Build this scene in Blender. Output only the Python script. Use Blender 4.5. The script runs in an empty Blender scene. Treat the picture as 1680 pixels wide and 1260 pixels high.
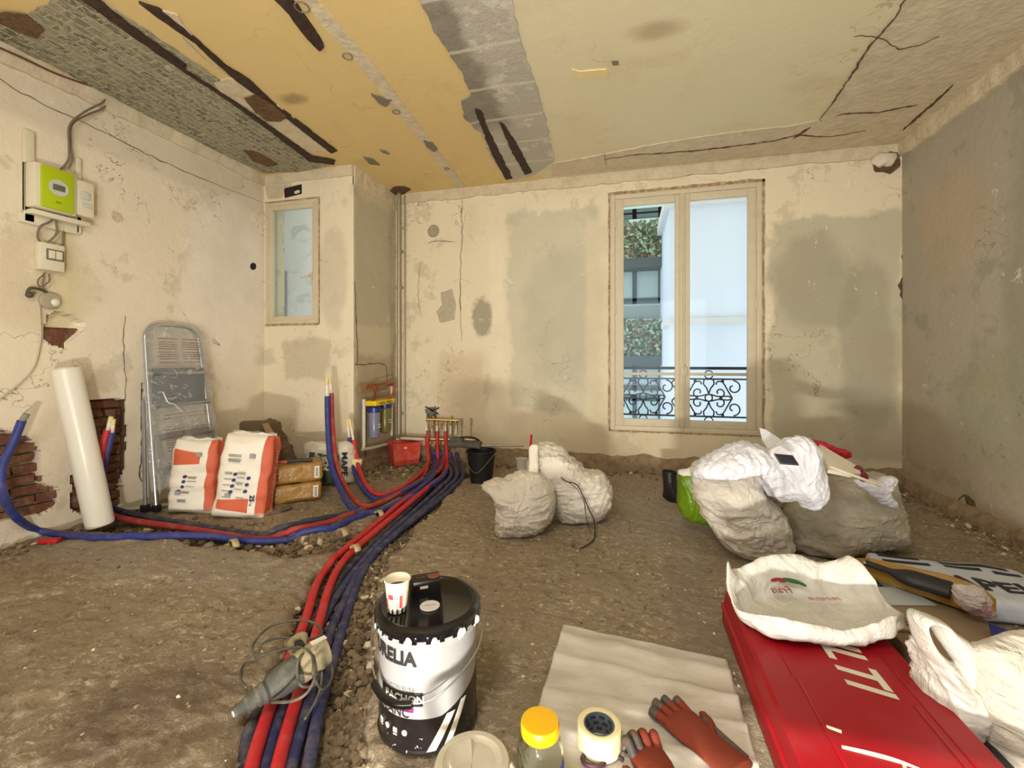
import bpy, bmesh, math, random
from mathutils import Vector, Matrix, noise
from mathutils.geometry import tessellate_polygon
random.seed(7)
PI = math.pi
SC = bpy.context.scene
COL = SC.collection
# ---------------------------------------------------------------- camera
TH = math.atan(188/725.0); FP = 725.0; CX = 840.0; HY = 590.0; CH = 1.10
cs, sn = math.cos(TH), math.sin(TH)
cam = bpy.data.cameras.new('camera'); camo = bpy.data.objects.new('camera', cam); COL.objects.link(camo)
camo.location = (0, 0, CH); camo.rotation_euler = (PI/2, 0, TH)
cam.sensor_width = 36; cam.lens = 36*FP/1680; cam.shift_y = -(630-HY)/1680; cam.clip_start = .02
SC.camera = camo
# ---------------------------------------------------------------- world, light, exposure
wd = bpy.data.worlds.new('world'); SC.world = wd; wd.use_nodes = True
bg = wd.node_tree.nodes['Background']; bg.inputs[0].default_value = (.78, .89, 1, 1); bg.inputs[1].default_value = 1.9
def light(name, kind, loc, target, energy, color, size=None, sizey=None, spread=None):
    l = bpy.data.lights.new(name, kind); l.energy = energy; l.color = color
    if kind == 'AREA':
        l.shape = 'RECTANGLE' if sizey else 'SQUARE'; l.size = size
        if sizey: l.size_y = sizey
    o = bpy.data.objects.new(name, l); COL.objects.link(o); o.location = loc
    o.rotation_euler = (Vector(target)-Vector(loc)).to_track_quat('-Z', 'Y').to_euler()
    return o
light('rear_window_daylight', 'AREA', (-.3, -2.3, 1.55), (-.3, 4, 1.6), 24, (1, .96, .91), 3.6, 1.9)
light('floor_bounce_fill', 'AREA', (.0, -.85, .045), (-.1, 4, .9), 100, (1, .95, .87), .30, .07)  # added fill standing in for bounce off the sunlit floor
light('ceiling_fill', 'AREA', (-.9, -1.2, .9), (-1.0, 1.2, 2.9), 42, (1, .96, .88), .8)  # added fill aimed upwards to brighten the ceiling
light('overhead_fill', 'AREA', (-.6, -.2, 2.7), (-.6, 1.6, 0), 40, (1, .96, .91), .5)  # added fill from above that lifts the floor, no bulb hangs here
sun = light('sun', 'SUN', (0, -9, 6), (0, 0, 0), 7.0, (1, .95, .86)); sun.data.angle = .008
sun.rotation_euler = Vector((.10, .90, -.54)).to_track_quat('-Z', 'Y').to_euler()
SC.view_settings.view_transform = 'Standard'; SC.view_settings.look = 'None'
SC.view_settings.exposure = 0.0; SC.view_settings.gamma = 1; SC.view_settings.use_curve_mapping = False
# ---------------------------------------------------------------- survey helpers
RV = Vector((cs, sn, 0)); FV = Vector((-sn, cs, 0)); UP = Vector((0, 0, 1))
def W(u, v, d): return Vector((0, 0, CH)) + RV*((u-CX)/FP*d) + FV*d + UP*((HY-v)/FP*d)
def G(u, v, z=0.0): return W(u, v, (CH-z)*FP/(v-HY))
def onY(u, v, Y):
    xc = (u-CX)/FP; return W(u, v, Y/(xc*sn+cs))
def onX(u, v, X):
    xc = (u-CX)/FP; return W(u, v, X/(xc*cs-sn))
# ---------------------------------------------------------------- materials
def lin(c):
    if len(c) == 4: return c
    return tuple(((x/255)/12.92 if x/255 <= .04045 else ((x/255+.055)/1.055)**2.4) for x in c)+(1,)
class NT:
    def __init__(s, name):
        s.m = bpy.data.materials.new(name); s.m.use_nodes = True; s.t = s.m.node_tree
        s.b = s.t.nodes['Principled BSDF']; s.tc = s.t.nodes.new('ShaderNodeTexCoord').outputs['Object']
        sp = s.t.nodes.new('ShaderNodeSeparateXYZ'); s.t.links.new(s.tc, sp.inputs[0]); s.xyz = sp.outputs
    def put(s, sock, v):
        if v is None: return
        if isinstance(v, bpy.types.NodeSocket): s.t.links.new(v, sock)
        elif isinstance(v, tuple): sock.default_value = lin(v) if len(sock.default_value) == 4 else v
        else: sock.default_value = v
    def math(s, op, a, b=None, c=None, clamp=False):
        n = s.t.nodes.new('ShaderNodeMath'); n.operation = op; n.use_clamp = clamp
        s.put(n.inputs[0], a); s.put(n.inputs[1], b); s.put(n.inputs[2], c); return n.outputs[0]
    def noise(s, scale, detail=4, rough=.6, dist=0, vec=None, stretch=None):
        n = s.t.nodes.new('ShaderNodeTexNoise'); v = vec or s.tc
        if stretch:
            mp = s.t.nodes.new('ShaderNodeMapping'); mp.inputs['Scale'].default_value = stretch
            s.t.links.new(v, mp.inputs[0]); v = mp.outputs[0]
        s.t.links.new(v, n.inputs['Vector'])
        n.inputs['Scale'].default_value = scale; n.inputs['Detail'].default_value = detail
        n.inputs['Roughness'].default_value = rough; n.inputs['Distortion'].default_value = dist
        return n.outputs[0]
    def voro(s, scale, feature='F1', out='Distance', stretch=None):
        n = s.t.nodes.new('ShaderNodeTexVoronoi'); n.feature = feature; n.inputs['Scale'].default_value = scale
        v = s.tc
        if stretch:
            mp = s.t.nodes.new('ShaderNodeMapping'); mp.inputs['Scale'].default_value = stretch
            s.t.links.new(v, mp.inputs[0]); v = mp.outputs[0]
        s.t.links.new(v, n.inputs['Vector']); return n.outputs[out]
    def step(s, x, a, b):           # smoothstep from a (0) to b (1)
        n = s.t.nodes.new('ShaderNodeMapRange'); n.interpolation_type = 'SMOOTHSTEP'
        s.put(n.inputs[0], x); n.inputs[1].default_value = a; n.inputs[2].default_value = b; return n.outputs[0]
    def mix(s, f, a, b, mode='MIX'):
        n = s.t.nodes.new('ShaderNodeMix'); n.data_type = 'RGBA'; n.blend_type = mode
        s.put(n.inputs[0], f); s.put(n.inputs[6], a); s.put(n.inputs[7], b); return n.outputs[2]
    def blob(s, ax, c, r, jag=.5, scale=3, soft=.12):
        i, j = ax
        a = s.math('DIVIDE', s.math('SUBTRACT', s.xyz[i], c[0]), r[0])
        b = s.math('DIVIDE', s.math('SUBTRACT', s.xyz[j], c[1]), r[1])
        e = s.math('SQRT', s.math('ADD', s.math('MULTIPLY', a, a), s.math('MULTIPLY', b, b)))
        e = s.math('ADD', e, s.math('MULTIPLY', s.math('SUBTRACT', s.noise(scale, 5, .65), .5), jag*2))
        return s.step(e, 1+soft, 1-soft)
    def box(s, ax, a0, a1, b0, b1, jag=0, scale=6, soft=.004):
        i, j = ax; x, y = s.xyz[i], s.xyz[j]
        if jag:
            nz = s.math('MULTIPLY', s.math('SUBTRACT', s.noise(scale, 5, .6), .5), jag*2)
            x = s.math('ADD', x, nz); y = s.math('ADD', y, nz)
        m = s.math('MULTIPLY', s.step(x, a0-soft, a0+soft), s.step(x, a1+soft, a1-soft))
        return s.math('MULTIPLY', m, s.math('MULTIPLY', s.step(y, b0-soft, b0+soft), s.step(y, b1+soft, b1-soft)))
    def bump(s, h, strength=.3, dist=.01):
        n = s.t.nodes.new('ShaderNodeBump'); n.inputs['Strength'].default_value = strength
        n.inputs['Distance'].default_value = dist; s.t.links.new(h, n.inputs['Height'])
        if s.b.inputs['Normal'].links: s.t.links.new(s.b.inputs['Normal'].links[0].from_socket, n.inputs['Normal'])
        s.t.links.new(n.outputs[0], s.b.inputs['Normal'])
    def fin(s, col, rough=.7, metal=0):
        s.put(s.b.inputs['Base Color'], col); s.put(s.b.inputs['Roughness'], rough)
        s.put(s.b.inputs['Metallic'], metal); return s.m
CACHE = {}
def mat(name, col, rough=.6, metal=0, var=.18, scale=9, bump=.15, bscale=60, bd=.004, dust=0, dustcol=(150, 138, 115), spec=None):
    if name in CACHE: return CACHE[name]
    n = NT(name); c = lin(col)
    dk = tuple(x*(1-var) for x in c[:3])+(1,); lt = tuple(min(1, x*(1+var)) for x in c[:3])+(1,)
    o = n.mix(n.noise(scale, 5, .65), dk, lt)
    if dust: o = n.mix(n.math('MULTIPLY', n.step(n.noise(scale*1.7, 6, .7), .42, .68), dust), o, dustcol)
    if bump: n.bump(n.noise(bscale, 4, .6), bump, bd)
    if spec is not None: n.b.inputs['Specular IOR Level'].default_value = spec
    CACHE[name] = n.fin(o, rough, metal); return CACHE[name]
# ---------------------------------------------------------------- mesh helpers
SPLIT = {'post', 'copper_elbow', 'lid_tab', 'bracket', 'valve_key', 'rubber_foot', 'leaf_boss', 'cross_bar', 'latch', 'ear', 'rear_frame', 'pipe_clamp', 'cable', 'round_symbol', 'white_mark', 'cream_drip', 'paint_splash', 'breaker_switch', 'printed_bar', 'green_panel', 'raised_rib', 'paper_label', 'weight_mark_', 'rib'}
class MB:
    def __init__(s): s.bm = bmesh.new()
    def merge(s, o, M=None):
        if M is not None: o.transform(M)
        me = bpy.data.meshes.new('t'); o.to_mesh(me); o.free(); s.bm.from_mesh(me); bpy.data.meshes.remove(me); return s
    def box(s, c, size, rot=(0, 0, 0), bev=0, seg=2):
        b = bmesh.new(); bmesh.ops.create_cube(b, size=1)
        bmesh.ops.scale(b, vec=size, verts=b.verts)
        if bev: bmesh.ops.bevel(b, geom=b.edges[:], offset=bev, segments=seg, affect='EDGES', profile=.5)
        return s.merge(b, Matrix.Translation(Vector(c)) @ Matrix.Rotation(rot[2], 4, 'Z') @ Matrix.Rotation(rot[1], 4, 'Y') @ Matrix.Rotation(rot[0], 4, 'X'))
    def rings(s, rings, close=True, caps=True):
        vs = [[s.bm.verts.new(p) for p in r] for r in rings]
        for a, b in zip(vs, vs[1:]):
            n = len(a)
            for i in range(n if close else n-1):
                j = (i+1) % n
                try: s.bm.faces.new((a[i], a[j], b[j], b[i]))
                except ValueError: pass
        if caps:
            for r, f in ((vs[0], True), (vs[-1], False)):
                try: s.bm.faces.new(list(reversed(r)) if f else r)
                except ValueError: pass
        return s
    def lathe(s, prof, c=(0, 0, 0), seg=40, axis=None, caps=True):
        c = Vector(c)
        if axis is None: X, Y, Z = Vector((1, 0, 0)), Vector((0, 1, 0)), UP
        else:
            Z = Vector(axis).normalized(); X = Z.orthogonal().normalized(); Y = Z.cross(X)
        return s.rings([[c+X*(r*math.cos(2*PI*i/seg))+Y*(r*math.sin(2*PI*i/seg))+Z*z for i in range(seg)] for r, z in prof], caps=caps)
    def cyl(s, a, b, r, r2=None, seg=20):
        a, b = Vector(a), Vector(b); L = (b-a).length
        return s.lathe([(r, 0), (r if r2 is None else r2, L)], a, seg, b-a)
    def tube(s, pts, r, seg=10, n=8, close=False, flat=1.0):
        pts = smooth(pts, n, close); rr = r if callable(r) else (lambda t: r)
        out = []; N = len(pts); prev = None
        for i, p in enumerate(pts):
            t = ((pts[(i+1) % N] if close else pts[min(i+1, N-1)])-(pts[i-1] if close else pts[max(i-1, 0)]))
            t = t.normalized() if t.length > 1e-9 else UP
            if prev is None: prev = t.orthogonal().normalized()
            x = (prev-t*prev.dot(t)); x = x.normalized() if x.length > 1e-6 else t.orthogonal().normalized()
            prev = x; y = t.cross(x); q = rr(i/(N-1))
            out.append([p+x*q*math.cos(2*PI*k/seg)+y*q*flat*math.sin(2*PI*k/seg) for k in range(seg)])
        if close: out.append(out[0])
        return s.rings(out, caps=not close)
    def sph(s, c, r, sc=(1, 1, 1), seg=20):
        b = bmesh.new(); bmesh.ops.create_uvsphere(b, u_segments=seg, v_segments=seg//2, radius=r)
        return s.merge(b, Matrix.Translation(Vector(c)) @ Matrix.Diagonal(Vector(tuple(sc)+(1,))))
    def prism(s, poly, vec):
        P = [Vector(p) for p in poly]; a = [s.bm.verts.new(p) for p in P]; b = [s.bm.verts.new(p+Vector(vec)) for p in P]; n = len(a)
        for t in tessellate_polygon([P]):
            try: s.bm.faces.new([a[k] for k in t]); s.bm.faces.new([b[k] for k in reversed(t)])
            except ValueError: pass
        for i in range(n): s.bm.faces.new((a[i], b[i], b[(i+1) % n], a[(i+1) % n]))
        return s
    def text(s, txt, size, fn, depth=0.0, align='CENTER', bold=0):
        cu = bpy.data.curves.new('t', 'FONT'); cu.body = txt; cu.size = size; cu.align_x = align; cu.align_y = 'CENTER'
        cu.extrude = depth; cu.offset = bold; cu.resolution_u = 3
        o = bpy.data.objects.new('t', cu); COL.objects.link(o)
        me = bpy.data.meshes.new_from_object(o.evaluated_get(bpy.context.evaluated_depsgraph_get()))
        bpy.data.objects.remove(o); bpy.data.curves.remove(cu)
        b = bmesh.new(); b.from_mesh(me); bpy.data.meshes.remove(me)
        bmesh.ops.subdivide_edges(b, edges=[e for e in b.edges if e.calc_length() > size*.25], cuts=2)
        for v in b.verts: v.co = fn(v.co.copy())
        return s.merge(b)
    def warp(s, fn):
        for v in s.bm.verts: v.co = fn(v.co.copy())
        return s
    def obj(s, name, m, parent=None, loc=None, smooth=.7, sub=0, solid=0, recalc=True):
        if name in SPLIT and parent is not None:
            seen = set(); isl = []
            for f0 in s.bm.faces:
                if f0 in seen: continue
                st = [f0]; seen.add(f0); cur = []
                while st:
                    f = st.pop(); cur.append(f)
                    for e in f.edges:
                        for g in e.link_faces:
                            if g not in seen: seen.add(g); st.append(g)
                isl.append(cur)
            if len(isl) > 1:
                out = None
                for cur in isl:
                    q = MB(); mp = {}
                    for f in cur:
                        for v in f.verts:
                            if v not in mp: mp[v] = q.bm.verts.new(v.co)
                        q.bm.faces.new([mp[v] for v in f.verts])
                    out = q._obj(name, m, parent, loc, smooth, sub, solid, recalc)
                s.bm.free(); return out
        return s._obj(name, m, parent, loc, smooth, sub, solid, recalc)
    def _obj(s, name, m, parent=None, loc=None, smooth=.7, sub=0, solid=0, recalc=True):
        if recalc: bmesh.ops.recalc_face_normals(s.bm, faces=s.bm.faces[:])
        me = bpy.data.meshes.new(name); s.bm.to_mesh(me); s.bm.free()
        if smooth:
            for p in me.polygons: p.use_smooth = True
            if smooth < 3: me.set_sharp_from_angle(angle=smooth)
        for q in (m if isinstance(m, list) else [m]): me.materials.append(q)
        o = bpy.data.objects.new(name, me); COL.objects.link(o)
        if parent: o.parent = parent
        if loc is not None:
            me.transform(Matrix.Translation(-Vector(loc))); o.location = loc
        if solid: md = o.modifiers.new('solid', 'SOLIDIFY'); md.thickness = solid
        if sub: md = o.modifiers.new('sub', 'SUBSURF'); md.levels = md.render_levels = sub
        return o
def smooth(pts, n=8, close=False):
    P = [Vector(p) for p in pts]; N = len(P)
    if n <= 1 or N < 3: return P
    out = []
    for i in range(N if close else N-1):
        if close: a, b, c, d = P[i-1], P[i], P[(i+1) % N], P[(i+2) % N]
        else: a, b, c, d = P[max(i-1, 0)], P[i], P[i+1], P[min(i+2, N-1)]
        for k in range(n):
            t = k/n
            out.append(.5*((2*b)+(c-a)*t+(2*a-5*b+4*c-d)*t*t+(3*b-a-3*c+d)*t**3))
    if not close: out.append(P[-1])
    return out
def tag(o, label=None, cat=None, group=None, kind=None):
    if label: o['label'] = label
    if cat: o['category'] = cat
    if group: o['group'] = group
    if kind: o['kind'] = kind
    return o
def thing(name, label, cat, loc=(0, 0, 0), rz=0, group=None):
    o = bpy.data.objects.new(name, None); COL.objects.link(o); o.location = loc; o.rotation_euler = (0, 0, rz)
    o.empty_display_size = .1
    return tag(o, label, cat, group)
def struct(o): o['kind'] = 'structure'; return o
def fbm(p, s=1.0, o=4):
    return noise.fractal(Vector(p)*s, .6, 2.1, o)
def ridge(p): return (1-abs(noise.noise(p))*2)
# resample polygon
def resample(poly, n):
    P = [Vector(p) for p in poly]; L = [0]
    for i in range(len(P)): L.append(L[-1]+(P[(i+1) % len(P)]-P[i]).length)
    out = []; j = 0
    for k in range(n):
        s = L[-1]*k/n
        while L[j+1] < s: j += 1
        t = (s-L[j])/max(1e-9, L[j+1]-L[j]); out.append(P[j].lerp(P[(j+1) % len(P)], t))
    return out
def jagged(poly, amp=.012, step=.03, freq=14, seed=0):
    P = [Vector(p) for p in poly]; per = sum((P[i]-P[i-1]).length for i in range(len(P)))
    R = resample(P, max(len(P)*2, int(per/step)))
    return [p+noise.noise_vector(p*freq+Vector((seed, 0, 0)))*amp for p in R]
def patch(name, poly, nrm, thick, m, parent, amp=.012, step=.03, freq=14, label=None):
    """a layer standing proud of the surface it is on: jagged outline in the plane with normal nrm"""
    nrm = Vector(nrm); R = jagged(poly, amp, step, freq, len(name))
    b = MB(); base = [p-nrm*(p-Vector(poly[0])).dot(nrm) for p in R]
    b.prism(base, nrm*thick)
    o = b.obj(name, m, parent, smooth=0)
    if label: o['label'] = label
    return o
# closed, pillow-like body from an outline: polygon points are (sideways, up) in the body's own frame
def puff(name, outline, thick, m, loc, rz=TH, wr=.012, seed=0, power=2.4, n=150, rings=34, flatbase=True, parent=None, wdir=(1, 1, 3), wscale=7, asym=1.0, drop=0, lean=0.0):
    c = sum((Vector((x, 0, z)) for x, z in outline), Vector())/len(outline)
    P = smooth([Vector((x, 0, z)) for x, z in outline], 4, True); P = resample(P, n)
    mb = MB(); bm = mb.bm; layers = []
    for side in (-1, 1):
        vs = []
        for k in range(rings+1):
            r = math.cos(PI/2*k/rings); h = (max(0, 1-r**power))**(1/1.9)
            if r < 1e-6: row = [bm.verts.new(c+Vector((0, side*thick*h*(asym if side > 0 else 1), 0)))]
            else: row = [bm.verts.new(c.lerp(p, r)+Vector((0, side*thick*h*(asym if side > 0 else 1), 0))) for p in P] if not (k == 0 and side == 1) else layers[0][0]
            vs.append(row)
        layers.append(vs)
        for a, b in zip(vs, vs[1:]):
            for i in range(n):
                j = (i+1) % n
                if len(b) == 1: bm.faces.new((a[i], a[j], b[0]))
                else: bm.faces.new((a[i], a[j], b[j], b[i]))
    bmesh.ops.recalc_face_normals(bm, faces=bm.faces[:]); bm.normal_update()
    sd = Vector((seed*3.7, seed*1.3, seed*2.1)); new = {}
    for v in bm.verts:
        p = v.co; q = Vector((p.x*wdir[0], p.y*wdir[1], p.z*wdir[2]))
        w = noise.noise_vector(p*3+sd)*.35
        f1 = max(0, ridge(q*wscale*.45+sd+w*1.2)); f2 = max(0, ridge(q*wscale*1.3+sd*2+w*3)); f3 = max(0, ridge(Vector((p.x*2.6, p.y, p.z))*wscale*1.1+sd*3+w*4))
        d = f1**2*.8+f2**3*.55+f3**4*.55+.25*noise.noise(q*wscale*3.5)+1.0*noise.noise(p*3.2+sd)
        new[v] = p+v.normal*(wr*(d-.7))+Vector((0, lean*p.z, 0))
    for v, p in new.items(): v.co = p
    if flatbase:
        for v in bm.verts:
            if v.co.z < .004: v.co.z = .004+.0005*(v.co.y % .01)
    o = mb.obj(name, m, parent, smooth=9); o.location = loc; o.rotation_euler = (0, 0, rz)
    return o
def outl(pts, d, base=None):
    """photo outline at camera depth d -> (sideways, up) metres about its foot; returns outline and foot position"""
    us = [p[0] for p in pts]; uc = (min(us)+max(us))/2
    foot = W(uc, HY, d); foot.z = 0
    return [((u-uc)/FP*d, CH+(HY-v)/FP*d) for u, v in pts], foot
def sheet(name, fn, nu, nv, m, parent=None, solid=.0015, sm=9):
    mb = MB(); g = [[mb.bm.verts.new(fn(i/nu, j/nv)) for i in range(nu+1)] for j in range(nv+1)]
    for j in range(nv):
        for i in range(nu): mb.bm.faces.new((g[j][i], g[j][i+1], g[j+1][i+1], g[j+1][i]))
    return mb.obj(name, m, parent, smooth=sm, solid=solid, recalc=False)
# ================================================================ SETTING
H = 2.95; XL = -3.55; XR = 2.283; YB = 4.50; YA = 3.70; XC = -2.52; YR = -2.6
CREAM = (222, 211, 184); CREAM2 = (232, 224, 204); GREY = (190, 186, 165); BROWN = (120, 98, 70)
def wall_mat(name, cream, regions, nails=True, grime=.5, dirt_low=.35):
    n = NT(name)
    o = n.mix(n.noise(1.3, 6, .6), cream, tuple(min(255, int(c*1.05)) for c in cream))
    o = n.mix(n.step(n.noise(2.6, 7, .7), .55, .62), o, tuple(int(c*.94) for c in cream))
    for kind, ax, a, b, c, d, col, jag, sc, op in regions:
        m = n.blob(ax, (a, b), (c, d), jag, sc, .22) if kind == 'o' else n.box(ax, a, b, c, d, jag, sc, .035)
        cc = n.mix(n.noise(3.5, 6, .65), tuple(int(x*.93) for x in col), tuple(min(255, int(x*1.06)) for x in col))
        o = n.mix(n.math('MULTIPLY', m, op), o, cc)
    # white scrapes, brown rubs, drips and hairline cracks that belong to the plaster
    o = n.mix(n.math('MULTIPLY', n.step(n.noise(5, 6, .72, .6), .64, .67), .6), o, (236, 229, 210))
    o = n.mix(n.math('MULTIPLY', n.step(n.noise(9, 6, .7, 1.2), .66, .72), grime), o, (150, 128, 96))
    o = n.mix(n.math('MULTIPLY', n.step(n.noise(1.1, 5, .6), .5, .72), .22*grime*2), o, (172, 150, 116))
    cr = n.math('ABSOLUTE', n.math('SUBTRACT', n.noise(1.7, 6, .55, .3), .5))
    o = n.mix(n.math('MULTIPLY', n.math('MULTIPLY', n.step(cr, .0028, .0008), n.step(n.noise(.9, 2), .5, .58)), .7), o, (110, 92, 68))
    o = n.mix(n.math('MULTIPLY', n.math('MULTIPLY', n.step(n.voro(9), .055, .035), n.step(n.noise(1.2, 2), .45, .6)), .75 if nails else 0), o, (84, 62, 44))
    # dust and damp marks rising from the floor
    z = n.math('ADD', n.xyz[2], n.math('MULTIPLY', n.math('SUBTRACT', n.noise(2.4, 5), .5), .7))
    o = n.mix(n.math('MULTIPLY', n.step(z, .75, .05), dirt_low), o, (158, 138, 108))
    n.bump(n.noise(3, 7, .7), .5, .03); n.bump(n.noise(30, 6, .7), .35, .004)
    return n.fin(o, .88)
X, Y, Z = 0, 1, 2
m_back = wall_mat('plaster_back', (226, 214, 184), [
    ('b', (X, Z), -1.22, -.24, .55, 2.62, (198, 192, 168), .20, 2.2, .65),
    ('o', (X, Z), -.62, 1.55, .42, .7, (186, 182, 160), .6, 2.5, .5),
    ('b', (X, Z), 1.28, 2.3, .2, 2.35, (176, 170, 146), .2, 2, .65),
    ('o', (X, Z), 1.62, 1.75, .34, .42, (154, 150, 130), .7, 2.6, .55),
    ('o', (X, Z), 2.02, 1.2, .2, .8, (160, 154, 132), .5, 2.6, .6),
    ('b', (X, Z), -1.42, -1.26, .3, 2.8, (236, 224, 196), .02, 6, .8),
    ('o', (X, Z), -1.5, 1.55, .11, .21, (160, 152, 132), .5, 14, .9),
    ('b', (X, Z), -2.0, -1.5, .1, 1.2, (224, 204, 170), .15, 3, .6),
    ('b', (X, Z), -.4, -.16, .3, 2.5, (222, 210, 180), .05, 4, .7)])
m_left = wall_mat('plaster_left', (226, 214, 190), [
    ('b', (Y, Z), 1.2, 3.7, 2.55, 3, (214, 202, 178), .03, 3, .7),
    ('o', (Y, Z), 3.3, 1.75, .5, .8, (240, 232, 216), .5, 2, .7),
    ('o', (Y, Z), 1.9, 1.6, .35, .3, (212, 196, 164), .5, 3, .6),
    ('b', (Y, Z), 2.0, 2.12, 1.3, 2.1, (214, 200, 160), .01, 6, .7)], grime=.35)
m_alc = wall_mat('plaster_alcove', (228, 216, 188), [
    ('o', (X, Z), -2.75, 1.9, .16, .5, (206, 196, 170), .5, 3, .7),
    ('b', (X, Z), -3.3, -2.8, .9, 1.3, (198, 186, 158), .12, 5, .7)])
m_chase = wall_mat('plaster_chase', (196, 186, 158), [
    ('b', (Y, Z), 3.72, 4.4, 1.45, 2.7, (184, 176, 152), .08, 3, .9),
    ('b', (Y, Z), 3.75, 4.45, .0, 1.15, (172, 158, 128), .1, 4, .8)], grime=.8)
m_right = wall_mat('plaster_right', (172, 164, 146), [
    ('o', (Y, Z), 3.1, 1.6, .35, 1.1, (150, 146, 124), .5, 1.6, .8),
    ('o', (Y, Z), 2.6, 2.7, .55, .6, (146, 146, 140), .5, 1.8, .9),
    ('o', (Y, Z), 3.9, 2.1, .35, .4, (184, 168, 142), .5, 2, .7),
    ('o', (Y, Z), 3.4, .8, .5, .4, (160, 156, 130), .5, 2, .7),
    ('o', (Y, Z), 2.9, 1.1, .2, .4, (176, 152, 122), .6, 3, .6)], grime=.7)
def wall_boxes(name, m, boxes):
    b = MB()
    for (x0, x1, y0, y1, z0, z1) in boxes: b.box(((x0+x1)/2, (y0+y1)/2, (z0+z1)/2), (x1-x0, y1-y0, z1-z0))
    return struct(b.obj(name, m, smooth=0))
WX0, WX1, WZ0, WZ1 = -.160, 1.205, .40, 2.735        # big window opening
SX0, SX1, SZ0, SZ1 = -3.528, -2.905, 1.455, 2.675    # small window opening
w_back = wall_boxes('wall_back', m_back, [(-2.7, WX0, YB, YB+.3, -.2, 3.1), (WX1, XR+.2, YB, YB+.3, -.2, 3.1),
    (WX0, WX1, YB, YB+.3, -.2, WZ0), (WX0, WX1, YB, YB+.3, WZ1, 3.1), (-11, 6.5, YB+.05, YB+.3, 3.1, 10.5)])  # last box: unseen upper storeys, added to shade the facades opposite
w_alc = wall_boxes('wall_alcove', m_alc, [(XL-.2, SX0, YA, YA+.25, -.2, 3.1), (SX1, XC, YA, YA+.25, -.2, 3.1),
    (SX0, SX1, YA, YA+.25, -.2, SZ0), (SX0, SX1, YA, YA+.25, SZ1, 3.1), (-11, XL-.21, YA, YA+.25, -3, 10.5)])  # last box: unseen wall further left, added to keep the sun off outside
w_ch = wall_boxes('wall_chase', m_chase, [(XC-.18, XC+.001, YA+.002, YB+.3, -.2, 3.1)])
w_right = wall_boxes('wall_right', m_right, [(XR, XR+.2, YR-.2, YB+.3, -.2, 3.1)])
w_rear = wall_boxes('wall_rear', m_right, [(XL-.2, -.12, YR-.2, YR, -.2, 3.1), (1.9, XR+.2, YR-.2, YR, -.2, 3.1),
    (-.12, 1.9, YR-.2, YR, -.2, .5), (-.12, 1.9, YR-.2, YR, 2.6, 3.1)])
# ---- holes knocked into the plaster
def Lw(u, v, dx=0):
    p = onX(u, v, XL+dx); return p
hole1 = [Lw(*p) for p in [(-60, 700), (0, 706), (28, 712), (48, 722), (60, 735), (67, 752), (68, 790), (94, 802), (98, 822), (70, 842), (30, 848), (-60, 870)]]
hole2 = [Lw(*p) for p in [(118, 790), (128, 700), (141, 658), (170, 655), (205, 655), (208, 690), (206, 745), (201, 800), (200, 832), (160, 838), (120, 838)]]
hole3 = [Lw(*p) for p in [(76, 519), (92, 514), (118, 518), (141, 533), (126, 548), (112, 560), (110, 574), (92, 567), (75, 556)]]
hole4 = [Lw(*p) for p in [(232, 630), (242, 626), (243, 700), (234, 706)]]
hole5 = [Lw(415+5*math.cos(a), 437+6*math.sin(a)) for a in [k*PI/6 for k in range(12)]]
def inpoly(y, z, P):
    c = False
    for i in range(len(P)):
        a, b_ = P[i], P[i-1]
        if (a.z > z) != (b_.z > z) and y < (b_.y-a.y)*(z-a.z)/(b_.z-a.z)+a.y: c = not c
    return c
HS = [(hole1, .07), (hole2, .09), (hole3, .05), (hole4, .05)]
HB = [(min(p.y for p in h)-.04, max(p.y for p in h)+.04, min(p.z for p in h)-.04, max(p.z for p in h)+.04) for h, d in HS]
def left_relief(y, z):
    q = Vector((0, y, z)); x = .004*noise.noise(q*1.6)+.0015*noise.noise(q*9)
    w = noise.noise_vector(q*14)*.014; y2, z2 = y+w.y, z+w.z
    for (h, d), bb_ in zip(HS, HB):
        if bb_[0] < y < bb_[1] and bb_[2] < z < bb_[3] and inpoly(y2, z2, h): x = -d+.008*noise.noise(q*25)
    return XL+x
def relief_wall():
    b = MB(); bm = b.bm; ys = [YR-.2, 0, .8]; y = 1.3
    while y < YA+.26: ys.append(y); y += .0125
    zs = []; z = -.2
    while z < 1.9: zs.append(z); z += .0125
    zs += [2.0, 2.2, 2.4, 2.6, 2.8, 3.0, 3.1]; prev = None
    for z in zs:
        row = [bm.verts.new((left_relief(y, z), y, z)) for y in ys]
        if prev:
            for i in range(len(ys)-1): bm.faces.new((prev[i], row[i], row[i+1], prev[i+1]))
        prev = row
    b.box((XL-.18, (YR-.2+YA+.25)/2, 1.45), (.04, YA+.45-YR, 3.3)); return b
w_left = struct(relief_wall().obj('wall_left', m_left, smooth=.6, recalc=False))
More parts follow.
